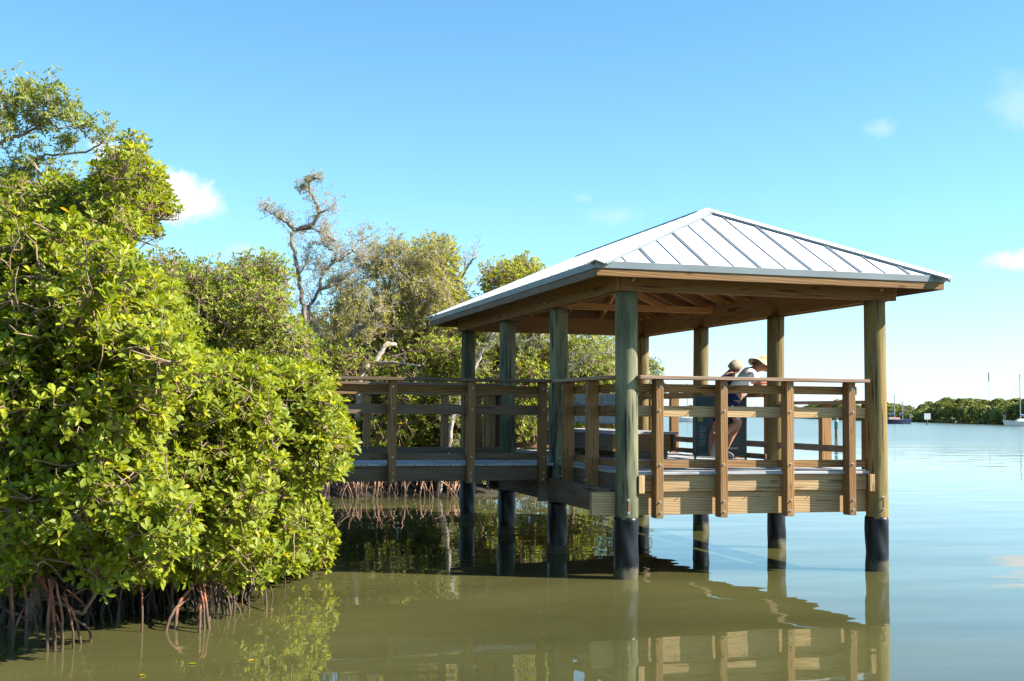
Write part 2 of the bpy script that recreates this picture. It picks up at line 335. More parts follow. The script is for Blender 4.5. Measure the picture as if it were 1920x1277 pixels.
def seg_dist(P, poly):
    """signed distance (inside positive) of points P (n,2) to closed polygon"""
    poly = np.asarray(poly, float); n = len(poly); dmin = np.full(len(P), 1e9); ins = np.zeros(len(P), bool)
    for i in range(n):
        a, b = poly[i], poly[(i+1) % n]; ab = b-a
        t = np.clip(((P-a)@ab)/(ab@ab+1e-12), 0, 1); d = np.linalg.norm(P-(a+t[:, None]*ab), axis=1); dmin = np.minimum(dmin, d)
        c = ((a[1] > P[:, 1]) != (b[1] > P[:, 1])) & (P[:, 0] < (b[0]-a[0])*(P[:, 1]-a[1])/(b[1]-a[1]+1e-12)+a[0]); ins ^= c
    return np.where(ins, dmin, -dmin)
def vnoise(P, sc, seed=0):
    r = np.random.default_rng(seed); o = np.zeros(len(P))
    for k in range(7):
        d = r.normal(size=P.shape[1]); d /= np.linalg.norm(d); o += np.sin((P@d)*sc*(.7+.25*k)+r.uniform(0, 6.28))/(1+.3*k)
    return o/3.5
def build_bank():
    ol = [on(px, py, 2, 0)[:2] for px, py in [(-160, 1135), (60, 1128), (230, 1120), (330, 1128), (420, 1112), (450, 1070), (500, 1035), (515, 985), (545, 948), (600, 934), (700, 931), (800, 930), (900, 929), (1000, 921), (1080, 912), (1130, 890), (1180, 872)]]
    ol += [np.array((9.5, 26.)), np.array((11, 34.)), np.array((4, 60.)), np.array((-60, 60.)), np.array((-60, -6.)), np.array((-10, -3.6))]
    xs = np.concatenate([np.linspace(-60, -12, 25)[:-1], np.linspace(-12, 11, 120)]); ys = np.concatenate([np.linspace(-6, 32, 190)[:-1], np.linspace(32, 60, 15)])
    X, Y = np.meshgrid(xs, ys, indexing='ij'); P = np.stack([X.ravel(), Y.ravel()], 1)
    d = seg_dist(P, ol)+vnoise(P, 2.6, 3)*.14
    z = np.clip(d*.35, -.4, .16)+vnoise(P, 6, 5)*.03*(d > 0)
    nx, ny = X.shape; i = np.arange(nx*ny).reshape(nx, ny)
    F4 = np.stack([i[:-1, :-1].ravel(), i[1:, :-1].ravel(), i[1:, 1:].ravel(), i[:-1, 1:].ravel()], 1)
    me = np_mesh('mud_bank', np.column_stack([P, z]), [F4], smooth=True)
    tag(link(me, 'mud_bank', MW['mud']), kind='structure')
build_bank()

# ------------------------------------------------------------------ gazebo
GW, GS, HB = 3.0, 2.3186, 3.018; GD = 3*GS
OV, HE, HA, FH = .531, 3.263, 4.168, .146
DK = 1.11
def pole(parent, x, y, ztop, r, mat, zsl=.63, zlow=-.6, split=True, seed=0):
    rr = random.Random(seed)
    m = MB(); m.smooth = True
    zs = np.linspace(zsl-.02, ztop, 26); ph = rr.random()*6
    V = []; G = []; Fc = []; n = 36
    for i, z in enumerate(zs):
        cx_ = x+.006*math.sin(z*1.3+ph); cy_ = y+.006*math.cos(z*1.1+ph)
        for k in range(n):
            th = 2*math.pi*k/n; q = r*(1+.012*math.sin(3*th+z*1.7+ph)+.008*math.sin(7*th-z*3))*(1-.018*(z-1.5))
            V.append((cx_+q*math.cos(th), cy_+q*math.sin(th), z)); G.append((z, r*math.cos(th), r*math.sin(th)))
    for i in range(len(zs)-1):
        for k in range(n): Fc.append((i*n+k, i*n+(k+1) % n, (i+1)*n+(k+1) % n, (i+1)*n+k))
    Fc.append(tuple((len(zs)-1)*n+k for k in range(n)))
    m.add(V, Fc, G, rr.random()); post = m.build('post', MW[mat], parent)
    s = MB(); V = []; Fc = []; n = 48; zs = np.linspace(zlow, zsl, 34)
    for i, z in enumerate(zs):
        for k in range(n):
            th = 2*math.pi*k/n; w = .006*math.sin(2*th+z*9+ph)*math.sin(z*5+ph*2)+.0035*math.sin(5*th+13*z+ph)
            w -= .012*math.exp(-((z-.12)/.05)**2-((((th-4.6-ph*.1+math.pi) % (2*math.pi))-math.pi)/.5)**2)
            q = r*1.045+w
            V.append((x+q*math.cos(th), y+q*math.sin(th), z))
    for i in range(len(zs)-1):
        for k in range(n): Fc.append((i*n+k, i*n+(k+1) % n, (i+1)*n+(k+1) % n, (i+1)*n+k))
    Fc.append(tuple((len(zs)-1)*n+k for k in range(n))); s.smooth = True
    s.add(V, Fc, None, .5); sl = s.build('pile_wrap', MW['sleeve'], post)
    return post
def gazebo():
    g = empty('gazebo', (GW/2, GD/2, 0), 'open wooden gazebo with white metal hip roof standing on black-wrapped poles in the water', 'gazebo')
    rad = .121
    mats = {(0, 0): 'green_post', (0, 1): 'green_post', (0, 2): 'green_post', (0, 3): 'green_post', (1, 0): 'yellow_post', (1, 1): 'yellow_post', (1, 2): 'yellow_post', (1, 3): 'yellow_post'}
    for (i, j), mt in mats.items():
        p = pole(g, i*GW, j*GS, HB, rad if j == 0 else .115, mt, zsl=.64 if i == 0 and j == 0 else (.60 if j == 0 else .63), seed=i*7+j+1)
        if j == 0:
            dd = np.array([-.28*(1-i)-.05*i+.10, -1, 0.]); dd /= np.linalg.norm(dd)
            c = np.array([i*GW, 0, 0]); rw = rad*1.0
            for z in (.82, .69): bolt(p, c+dd*rw+[0, 0, z], dd, .017, 'bolt')
            one('strap_stain', MW['rust'], p, lambda m: m.tube([c+dd*(rw+.002)+[0, 0, .70], c+dd*(rw+.002)+[0, 0, .81]], .006, 6, .5), 0)
        elif i == 0:
            for z in (.86, .72): bolt(p, (-.18, j*GS, z), (-1, 0, 0), .017)
    # top beams: doubled boards on the pole tops
    B = MW['beam']; zb0, zb1 = HB, HB+.27; e = .12
    one('front_beam', B, g, lambda m: (m.box(-.115, GW+.20, -.115, -.06, zb0, zb1), m.box(-.11, GW+.19, -.055, -.01, zb0+.003, zb1)))
    one('back_beam', B, g, lambda m: (m.box(-.11, GW+.11, GD+.02, GD+.075, zb0, zb1), m.box(-.11, GW+.11, GD-.04, GD+.015, zb0+.003, zb1)))
    one('side_beam', B, g, lambda m: (m.box(-.165, -.118, -.112, GD+.10, zb0-.002, zb1), m.box(-.05, -.003, -.008, GD-.045, zb0+.004, zb1)))
    one('side_beam', B, g, lambda m: (m.box(GW+.118, GW+.165, -.0, GD+.10, zb0-.002, zb1), m.box(GW+.0, GW+.05, -.008, GD-.045, zb0+.004, zb1)))
    one('corner_bracket', MW['bolt'], g, lambda m: m.box(GW+.203, GW+.212, -.10, -.055, zb0+.01, zb1-.02), .002)
    for x in (0, GW-.02): bolt(g, (x+.03, -.115, HB+.12), (0, -1, 0), .018)
    for y in (GS, 2*GS):
        for z in (HB+.07, HB+.19): bolt(g, (-.165, y+.02, z), (-1, 0, 0), .014)
    # roof shell
    x0, x1, y0, y1 = -OV, GW+OV, -OV, GD+OV; A1 = (GW/2, 1.2257, HA); A2 = (GW/2, GD-1.2257, HA)
    t = .028
    def shell(m, dz, z_in):
        V = [(x0, y0, HE+dz), (x1, y0, HE+dz), (x1, y1, HE+dz), (x0, y1, HE+dz), (A1[0], A1[1], HA+dz), (A2[0], A2[1], HA+dz)]
        V2 = [(a, b, c-z_in) for a, b, c in V]
        m.add(V+V2, [(0, 1, 4), (1, 2, 5, 4), (2, 3, 5), (3, 0, 4, 5), (7, 6, 10), (8, 7, 10, 11), (9, 8, 11), (6, 9, 11, 10), (0, 6, 7, 1), (1, 7, 8, 2), (2, 8, 9, 3), (3, 9, 6, 0)])
    one('roof_panel', MW['roof'], g, lambda m: shell(m, 0, .006), 0)
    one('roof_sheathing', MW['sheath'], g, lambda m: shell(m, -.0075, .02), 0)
    # ribs of the sheet metal
    slope_f = (HA-HE)/(A1[1]-y0)
    def rib(u, front=True):
        if front:
            if u < GW/2: lim = (u-x0)/(GW/2-x0)
            else: lim = (x1-u)/(x1-GW/2)
            L_ = lim*(A1[1]-y0)-.09
            if L_ < .08: return None
            return ((u, y0+.004, HE+.004+.012*0), (u, y0+L_, HE+slope_f*L_+.004))
    us = [x0+.02+.301*k for k in range(1, 14)]
    for k, u in enumerate(us):
        s = rib(u)
        if s is None: continue
        w = .028 if k % 2 == 1 else .012
        A = np.array(s[0]); Bp = np.array(s[1])
        if k % 2 == 1: one('roof_rib', MW['seam'], g, lambda m: (m.beam(A+[-.011, 0, .005], Bp+[-.011, 0, .005], .007, .014), m.beam(A+[.011, 0, .005], Bp+[.011, 0, .005], .007, .014)), 0)
        else: one('roof_rib', MW['seam'], g, lambda m: m.beam(A+[0, 0, .004], Bp+[0, 0, .004], .008, .010), 0)
    sl = (HA-HE)/(GW/2-x0)
    for side in (-1, 1):
        k = 0
        y = y0+.3
        while y < y1-.1:
            k += 1; lim = min(1, (y-y0)/(A1[1]-y0), (y1-y)/(y1-A2[1])); Lr = lim*(GW/2-x0)-.08
            if Lr > .1:
                xe = x0+.004 if side < 0 else x1-.004; xx = xe+Lr*(1 if side < 0 else -1)
                one('roof_rib', MW['seam'] if side > 0 else MW['roof'], g, lambda m: m.beam((xe, y, HE+.014), (xx, y, HE+.014+sl*Lr), .026 if k % 2 else .012, .026), 0)
            y += .301
    # hip and ridge caps: folded metal, wide and flat
    def cap(a, b, ext0=0.0):
        a = np.array(a, float); b = np.array(b, float); d = (b-a)/np.linalg.norm(b-a); a = a-d*ext0
        sd = np.cross(d, [0, 0, 1]); sd /= np.linalg.norm(sd); n = np.cross(sd, d)
        hw = .115; drop = .034
        V = []
        for P in (a, b):
            V += [P+sd*hw-n*drop+n*.012, P+n*.028, P-sd*hw-n*drop+n*.012, P-sd*hw-n*(drop+.0), P+n*.016, P+sd*hw-n*drop]
        one('hip_cap', MW['roof'], g, lambda m: m.add(V, [(0, 1, 7, 6), (1, 2, 8, 7), (2, 3, 9, 8), (3, 4, 10, 9), (4, 5, 11, 10), (5, 0, 6, 11), (0, 5, 4, 1), (1, 4, 3, 2), (6, 7, 10, 11), (7, 8, 9, 10)]), 0)
        for s in (-1, 1):
            one('cap_flange', MW['trim'], g, lambda m: m.beam(a+sd*s*(hw+.004)-n*(drop-.010), b+sd*s*(hw+.004)-n*(drop-.010), .010, .022), 0)
    cap((x0, y0, HE), A1, .03); cap((x1, y0, HE), A1, .07); cap((x0, y1, HE), A2, .03); cap((x1, y1, HE), A2, .03); cap(A1, A2)
    # drip edge and fascia
    T = MW['trim']; zt = HE+.006
    for nm, mt, off, za, zbm in (('drip_edge', T, .012, HE-.068, zt), ('fascia_board', MW['fascia'], 0, HE-FH, HE-.02)):
        th = .03 if nm == 'fascia_board' else .012
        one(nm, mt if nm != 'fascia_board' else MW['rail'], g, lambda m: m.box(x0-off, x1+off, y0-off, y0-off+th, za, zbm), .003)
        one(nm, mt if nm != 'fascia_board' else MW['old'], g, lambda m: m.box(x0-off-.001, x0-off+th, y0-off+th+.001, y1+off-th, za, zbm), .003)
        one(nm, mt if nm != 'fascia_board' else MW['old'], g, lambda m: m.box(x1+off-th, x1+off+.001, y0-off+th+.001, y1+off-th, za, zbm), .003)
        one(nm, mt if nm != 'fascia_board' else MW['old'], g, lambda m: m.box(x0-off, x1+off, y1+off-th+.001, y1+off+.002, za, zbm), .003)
    # rafters
    W_ = MW['roofwood']; dz = .085
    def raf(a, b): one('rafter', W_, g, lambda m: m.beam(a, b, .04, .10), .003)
    def zx(d): return HE-dz+d
    for x in np.arange(x0+.42, x1-.2, .61):
        f = min((x-x0)/(GW/2-x0), (x1-x)/(x1-GW/2)); yl = (A1[1]-y0)*f
        if f < .2: continue
        raf((x, y0+.2, HE-dz+slope_f*.2), (x, y0+yl-.03, HE-dz+slope_f*(yl-.03))); raf((x, y1-.2, HE-dz+slope_f*.2), (x, y1-yl+.03, HE-dz+slope_f*(yl-.03)))
    for y in np.arange(y0+.42, y1-.2, .61):
        f = min(1, (y-y0)/(A1[1]-y0), (y1-y)/(y1-A2[1])); xl = (GW/2-x0)*f
        if f < .2: continue
        raf((x0+.2, y, HE-dz+sl*.2), (x0+xl-.03, y, HE-dz+sl*(xl-.03))); raf((x1-.2, y, HE-dz+sl*.2), (x1-xl+.03, y, HE-dz+sl*(xl-.03)))
    for a, b in (((x0+.04, y0+.04), A1), ((x1-.04, y0+.04), A1), ((x0+.04, y1-.04), A2), ((x1-.04, y1-.04), A2)):
        one('hip_rafter', W_, g, lambda m: m.beam((a[0], a[1], HE-dz+.02), (b[0], b[1], HA-dz-.03), .05, .16), .003)
    one('ridge_board', W_, g, lambda m: m.box(GW/2-.02, GW/2+.02, A1[1], A2[1], HA-.26, HA-.05), .003)
    for y in (1.35, 4.2):
        one('tie_beam', W_, g, lambda m: m.box(.052, GW-.002, y-.02, y+.02, HB+.17, HB+.265), .003)
    for y in (1.4, 2.9, 4.3, 5.7):
        one('strap', MW['bolt'], g, lambda m: m.box(-.053, -.0505, y, y+.035, HB-.0, HB+.2), 0)
    # deck
    D = MW['deck']; rr = random.Random(3)
    m = MB(); y = -.045
    while y < GD+.05:
        m.box(-.02+rr.uniform(-.003, .003), GW+.03, y, y+.137, DK-.03, DK, rr.random(), axis=0); y += .1435
    m.build('deck', D, g, .004)
    # fascia, girders, joists
    fz0, fz1 = .90, DK-.034
    Fm = MW['fascia']
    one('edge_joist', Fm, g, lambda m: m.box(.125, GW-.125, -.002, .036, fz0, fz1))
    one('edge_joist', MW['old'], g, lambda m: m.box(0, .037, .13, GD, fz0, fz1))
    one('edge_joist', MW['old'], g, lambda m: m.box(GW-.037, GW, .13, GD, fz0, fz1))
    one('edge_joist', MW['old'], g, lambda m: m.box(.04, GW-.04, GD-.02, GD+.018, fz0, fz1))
    one('end_block', Fm, g, lambda m: m.box(.10, .165, -.115, -.004, fz0-.01, fz1+.002, axis=2))
    one('end_block', Fm, g, lambda m: m.box(GW-.175, GW-.115, -.150, -.112, fz0-.01, fz1+.002, axis=2))
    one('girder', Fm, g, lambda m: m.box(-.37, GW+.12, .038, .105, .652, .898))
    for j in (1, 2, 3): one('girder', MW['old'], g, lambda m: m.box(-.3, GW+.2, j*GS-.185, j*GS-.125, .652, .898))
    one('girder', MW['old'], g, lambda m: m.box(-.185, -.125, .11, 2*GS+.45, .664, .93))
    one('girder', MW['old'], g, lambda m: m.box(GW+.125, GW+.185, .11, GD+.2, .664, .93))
    for x in np.arange(.5, 2.8, .5): one('joist', MW['old'], g, lambda m: m.box(x, x+.04, .11, GD-.03, .902, fz1))
    for x in (.9, 1.7): bolt(g, (x+.1, -.002, .985), (0, -1, 0), .012)
    # railings
    Rm = MW['rail']
    def post_front(x, y0_=-.14, y1_=-.004, z0=.63, mat=Rm, w=.088):
        p = one('rail_post', mat, g, lambda m: m.box(x, x+w, y0_, y1_, z0, 2.088), .006)
        for z in (2.015, 1.76, 1.19, .80, .69): bolt(p, (x+w/2+random.uniform(-.008, .008), y0_, z), (0, -1, 0), .013)
    for x in (.28, 1.02, 1.81, 2.57): post_front(x)
    one('rail', Rm, g, lambda m: m.box(.115, GW-.24, 0, .036, 1.955, 2.045)); one('rail', MW['fascia'], g, lambda m: m.box(.115, GW-.13, 0, .036, 1.695, 1.812))
    one('rail', Rm, g, lambda m: m.box(.115, GW-.13, 0, .036, 1.150, 1.232)); one('top_rail', MW['cap'], g, lambda m: m.box(.08, GW-.19, -.19, .05, 2.09, 2.128), .005)
    def side_post(u, v, out, z0=.90, zt=2.088, w=.088):
        x0_, x1_ = (u-.138, u-.002) if out < 0 else (u+.002, u+.138)
        p = one('rail_post', Rm, g, lambda m: m.box(x0_, x1_, v, v+w, z0, zt), .006)
        for z in (2.015, 1.76, 1.19, .98):
            if z < zt: bolt(p, (x0_ if out < 0 else x1_, v+w/2, z), (out, 0, 0), .011)
    for v in (.83, 1.68): side_post(0, v, -1)
    for z0, z1 in ((1.955, 2.045), (1.695, 1.812), (1.15, 1.232)):
        one('rail', Rm, g, lambda m: m.box(0.001, .037, .125, 2.0, z0, z1))
    one('top_rail', MW['cap'], g, lambda m: m.box(-.19, .05, .10, 2.05, 2.091, 2.129), .005)
    # beyond the walkway opening
    for v in (4.78, 5.25, 5.40, 6.1, 6.7): side_post(0, v, -1)
    for z0, z1 in ((1.955, 2.045), (1.695, 1.812), (1.15, 1.232)): one('rail', Rm, g, lambda m: m.box(0.001, .037, 4.74, GD-.1, z0, z1))
    one('top_rail', MW['cap'], g, lambda m: m.box(-.19, .05, 4.76, GD-.1, 2.091, 2.129), .005)
    # right side: low section by the front, full height beyond
    for v, zt in ((.22, 1.855), (1.17, 1.855)): side_post(GW, v, 1, .9, zt)
    one('rail', Rm, g, lambda m: m.box(GW-.037, GW-.001, .15, 2.19, 1.70, 1.81)); one('top_rail', MW['cap'], g, lambda m: m.box(GW-.05, GW+.19, .13, 2.5, 1.858, 1.896), .005)
    one('rail', MW['old'], g, lambda m: m.box(GW-.037, GW-.001, .42, 5.9, 1.29, 1.37)); one('rail', MW['old'], g, lambda m: m.box(GW-.076, GW-.040, 2.48, 5.4, 1.135, 1.205))
    for v in (2.58, 3.5, 4.75, 5.75, 6.6): side_post(GW, v, 1)
    for z0, z1 in ((1.955, 2.045), (1.695, 1.812)): one('rail', Rm, g, lambda m: m.box(GW-.037, GW-.001, 2.62, GD-.1, z0, z1))
    one('top_rail', MW['cap'], g, lambda m: m.box(GW-.05, GW+.19, 2.62, GD-.1, 2.091, 2.129), .005)
    # back
    for x in (.4, 1.4, 2.35):
        one('rail_post', Rm, g, lambda m: m.box(x, x+.088, GD+.02, GD+.156, .9, 2.088), .006)
    for z0, z1 in ((1.955, 2.045), (1.695, 1.812), (1.15, 1.232)): one('rail', Rm, g, lambda m: m.box(.12, GW-.12, GD-.018, GD+.018, z0, z1))
    one('top_rail', MW['cap'], g, lambda m: m.box(.12, GW-.12, GD-.03, GD+.20, 2.09, 2.128), .005)
    return g
gazebo()

def boardwalk():
    XL = -11.0; yn, yf = 2.20, 4.60
    g = empty('boardwalk', ((XL)/2, (yn+yf)/2, 0), 'weathered wooden boardwalk with railings leading from the mangroves to the gazebo', 'boardwalk')
    O = MW['old']; Rm = MW['rail']; rr = random.Random(5)
    m = MB(); x = XL
    while x < -.16:
        m.box(x, x+.139, yn-.02+rr.uniform(-.004, .004), yf+.02, DK-.03, DK, rr.random(), axis=1); x += .1435
    m.build('deck', MW['deck'], g, .004)
    one('edge_joist', O, g, lambda m: m.box(XL, -.16, yn, yn+.037, .90, DK-.034)); one('edge_joist', O, g, lambda m: m.box(XL, -.16, yf-.037, yf, .90, DK-.034))
    for y in (2.9, 3.6): one('joist', O, g, lambda m: m.box(XL, -.16, y, y+.04, .902, DK-.034))
    mats = [Rm, O]
    xs = [-.31, -1.21, -2.16, -3.15, -4.1, -5.1, -6.1, -7.1, -8.1, -9.1]
    for k, x in enumerate(xs):
        p = one('rail_post', Rm, g, lambda m: m.box(x, x+.088, yn-.138, yn-.002, .88, 2.088), .006)
        for z in (2.015, 1.76, 1.19, 1.0, .92): bolt(p, (x+.044+rr.uniform(-.01, .01), yn-.138, z), (0, -1, 0), .012)
    for k, x in enumerate([-.28, -.95, -2.05, -3.15, -4.1, -5.1, -6.1, -7.1, -8.1]):
        p = one('rail_post', Rm, g, lambda m: m.box(x, x+.088, yf+.002, yf+.138, .88, 2.088), .006)
        bolt(p, (x+.044, yf-.042, 1.22), (0, -1, 0), .010)
    for z0, z1, mt in ((1.955, 2.045, Rm), (1.695, 1.812, O), (1.15, 1.232, O)):
        one('rail', mt, g, lambda m: m.box(-5.3, -.20, yn+.0, yn+.036, z0, z1)); one('rail', mt, g, lambda m: m.box(XL, -5.305, yn+.0, yn+.036, z0, z1))
        one('rail', mt, g, lambda m: m.box(XL, -.05, yf-.038, yf-.002, z0, z1))
    one('top_rail', MW['old'], g, lambda m: m.box(-4.9, -.13, yn-.20, yn+.05, 2.09, 2.128), .005); one('top_rail', MW['old'], g, lambda m: m.box(XL, -4.905, yn-.20, yn+.05, 2.09, 2.128), .005)
    one('top_rail', MW['old'], g, lambda m: m.box(XL, -.2, yf-.05, yf+.20, 2.09, 2.128), .005)
    for k, x in enumerate((-3.25, -6.3, -9.3)):
        for y in (yn+.16, yf-.16):
            m = MB(); m.smooth = True; m.tube([(x, y, z) for z in np.linspace(-.6, .65, 8)], .115, 28, .5); m.build('pile', MW['sleeve'], g)
        one('pile_cap_beam', O, g, lambda m: m.box(x-.06, x+.06, yn+.04, yf-.04, .652, .898))
    return g
boardwalk()


# ------------------------------------------------------------------ vegetation
def leaf_arrays(pos, D, nleaf, size, g, fine=True, spread=(30, 80), wid=.40):
    """rosettes of leaves: pos (n,3), D (n,3) unit growth direction"""
    n = len(pos); K = nleaf
    D = D/np.linalg.norm(D, axis=1, keepdims=True)
    a = np.cross(D, np.where(np.abs(D[:, 2:3]) < .9, [[0, 0, 1.]], [[1., 0, 0]])); a /= np.linalg.norm(a, axis=1, keepdims=True); b = np.cross(D, a)
    k = np.arange(K)[None, :]; phi = k*2.39996+g.uniform(0, 6.28, (n, 1))+g.normal(0, .25, (n, K))
    th = np.radians(spread[0]+(spread[1]-spread[0])*(1-k/K)**.8+g.normal(0, 9, (n, K)))
    keep = g.random((n, K)) < .93
    e = np.cos(phi)[..., None]*a[:, None]+np.sin(phi)[..., None]*b[:, None]
    d = np.cos(th)[..., None]*D[:, None]+np.sin(th)[..., None]*e
    nrm = np.sin(th)[..., None]*D[:, None]-np.cos(th)[..., None]*e
    L = size*(1-.35*k/K)*g.uniform(.75, 1.2, (n, K))*np.ones((n, K))
    d = d[keep]; nrm = nrm[keep]; L = L[keep]; P = np.repeat(pos[:, None], K, 1)[keep]+d*(L*.12)[:, None]
    roll = g.normal(0, .25, len(d))[:, None]; sd = np.cross(d, nrm); sd2 = sd*np.cos(roll)+nrm*np.sin(roll); nrm = np.cross(sd2, d); sd = sd2
    W = (L*wid*g.uniform(.85, 1.15, len(L)))[:, None]/2; L = L[:, None]
    base = g.random((n, 1))*.45; rnd = np.clip(np.repeat(base, K, 1)+g.random((n, K))*.55*(.7+.6*k/K), 0, .96)
    rnd = np.where(g.random((n, K)) < .02, .93+.07*g.random((n, K)), rnd); r = rnd[keep]
    droop = nrm*L
    if fine:
        V = np.stack([P, P+d*L*.35-sd*W*.75+droop*.05, P+d*L*.35-droop*.01, P+d*L*.35+sd*W*.75+droop*.05,
                      P+d*L*.72-sd*W*.98+droop*.02, P+d*L*.72-droop*.05, P+d*L*.72+sd*W*.98+droop*.02, P+d*L-droop*.10], 1)
        q = np.array([[1, 4, 5, 2], [2, 5, 6, 3]]); t = np.array([[0, 1, 2], [0, 2, 3], [4, 7, 5], [5, 7, 6]]); nv = 8
    else:
        V = np.stack([P, P+d*L*.55-sd*W+droop*.04, P+d*L*.55+sd*W+droop*.04, P+d*L-droop*.06, P+d*L*.5-droop*.03], 1)
        q = np.zeros((0, 4), int); t = np.array([[0, 1, 4], [0, 4, 2], [1, 3, 4], [4, 3, 2]]); nv = 5
    N = len(V); off = (np.arange(N)*nv)[:, None, None]
    return V.reshape(-1, 3), [(q[None]+off).reshape(-1, 4)] if len(q) else [], [(t[None]+off).reshape(-1, 3)], np.repeat(r, nv)
def seg_arrays(A, B, ra, rb, n=4):
    """many straight tube segments at once"""
    A = np.asarray(A, float); B = np.asarray(B, float); m = len(A)
    if m == 0: return np.zeros((0, 3)), np.zeros((0, 4), int)
    d = B-A; d /= np.linalg.norm(d, axis=1, keepdims=True)+1e-9
    a = np.cross(d, np.where(np.abs(d[:, 2:3]) < .9, [[0, 0, 1.]], [[1., 0, 0]])); a /= np.linalg.norm(a, axis=1, keepdims=True); b = np.cross(d, a)
    ra = np.broadcast_to(ra, (m,))[:, None, None]; rb = np.broadcast_to(rb, (m,))[:, None, None]
    th = np.arange(n)*2*math.pi/n; c = np.cos(th)[None, :, None]*a[:, None]+np.sin(th)[None, :, None]*b[:, None]
    V = np.concatenate([A[:, None]+c*ra, B[:, None]+c*rb], 1)
    k = np.arange(n); q = np.stack([k, (k+1) % n, n+(k+1) % n, n+k], 1)
    return V.reshape(-1, 3), (q[None]+(np.arange(m)*2*n)[:, None, None]).reshape(-1, 4)
class Twigs:
    def __init__(s): s.A = []; s.B = []; s.a = []; s.b = []
    def poly(s, pts, r0, r1):
        n = len(pts)-1
        for i in range(n):
            s.A.append(pts[i]); s.B.append(pts[i+1]); s.a.append(r0+(r1-r0)*i/n); s.b.append(r0+(r1-r0)*(i+1)/n)
    def build(s, name, mat, parent, n=4):
        if not s.A: return
        V, Q = seg_arrays(s.A, s.B, np.array(s.a), np.array(s.b), n); me = np_mesh(name, V, [Q], smooth=True); return link(me, name, mat, parent)
def spline(P, n=6, jit=0.0):
    P = [np.array(p, float) for p in P]; out = []
    Q = [2*P[0]-P[1]]+P+[2*P[-1]-P[-2]]
    for i in range(1, len(Q)-2):
        for k in range(n):
            t = k/n; a, b, c, d = Q[i-1], Q[i], Q[i+1], Q[i+2]
            v = .5*((2*b)+(-a+c)*t+(2*a-5*b+4*c-d)*t*t+(-a+3*b-3*c+d)*t**3)
            out.append(v+(rng.normal(0, jit, 3) if jit else 0))
    out.append(P[-1]); return out
def in_poly(px, py, poly, grow=0):
    return seg_dist(np.stack([px, py], 1), poly)+grow > 0
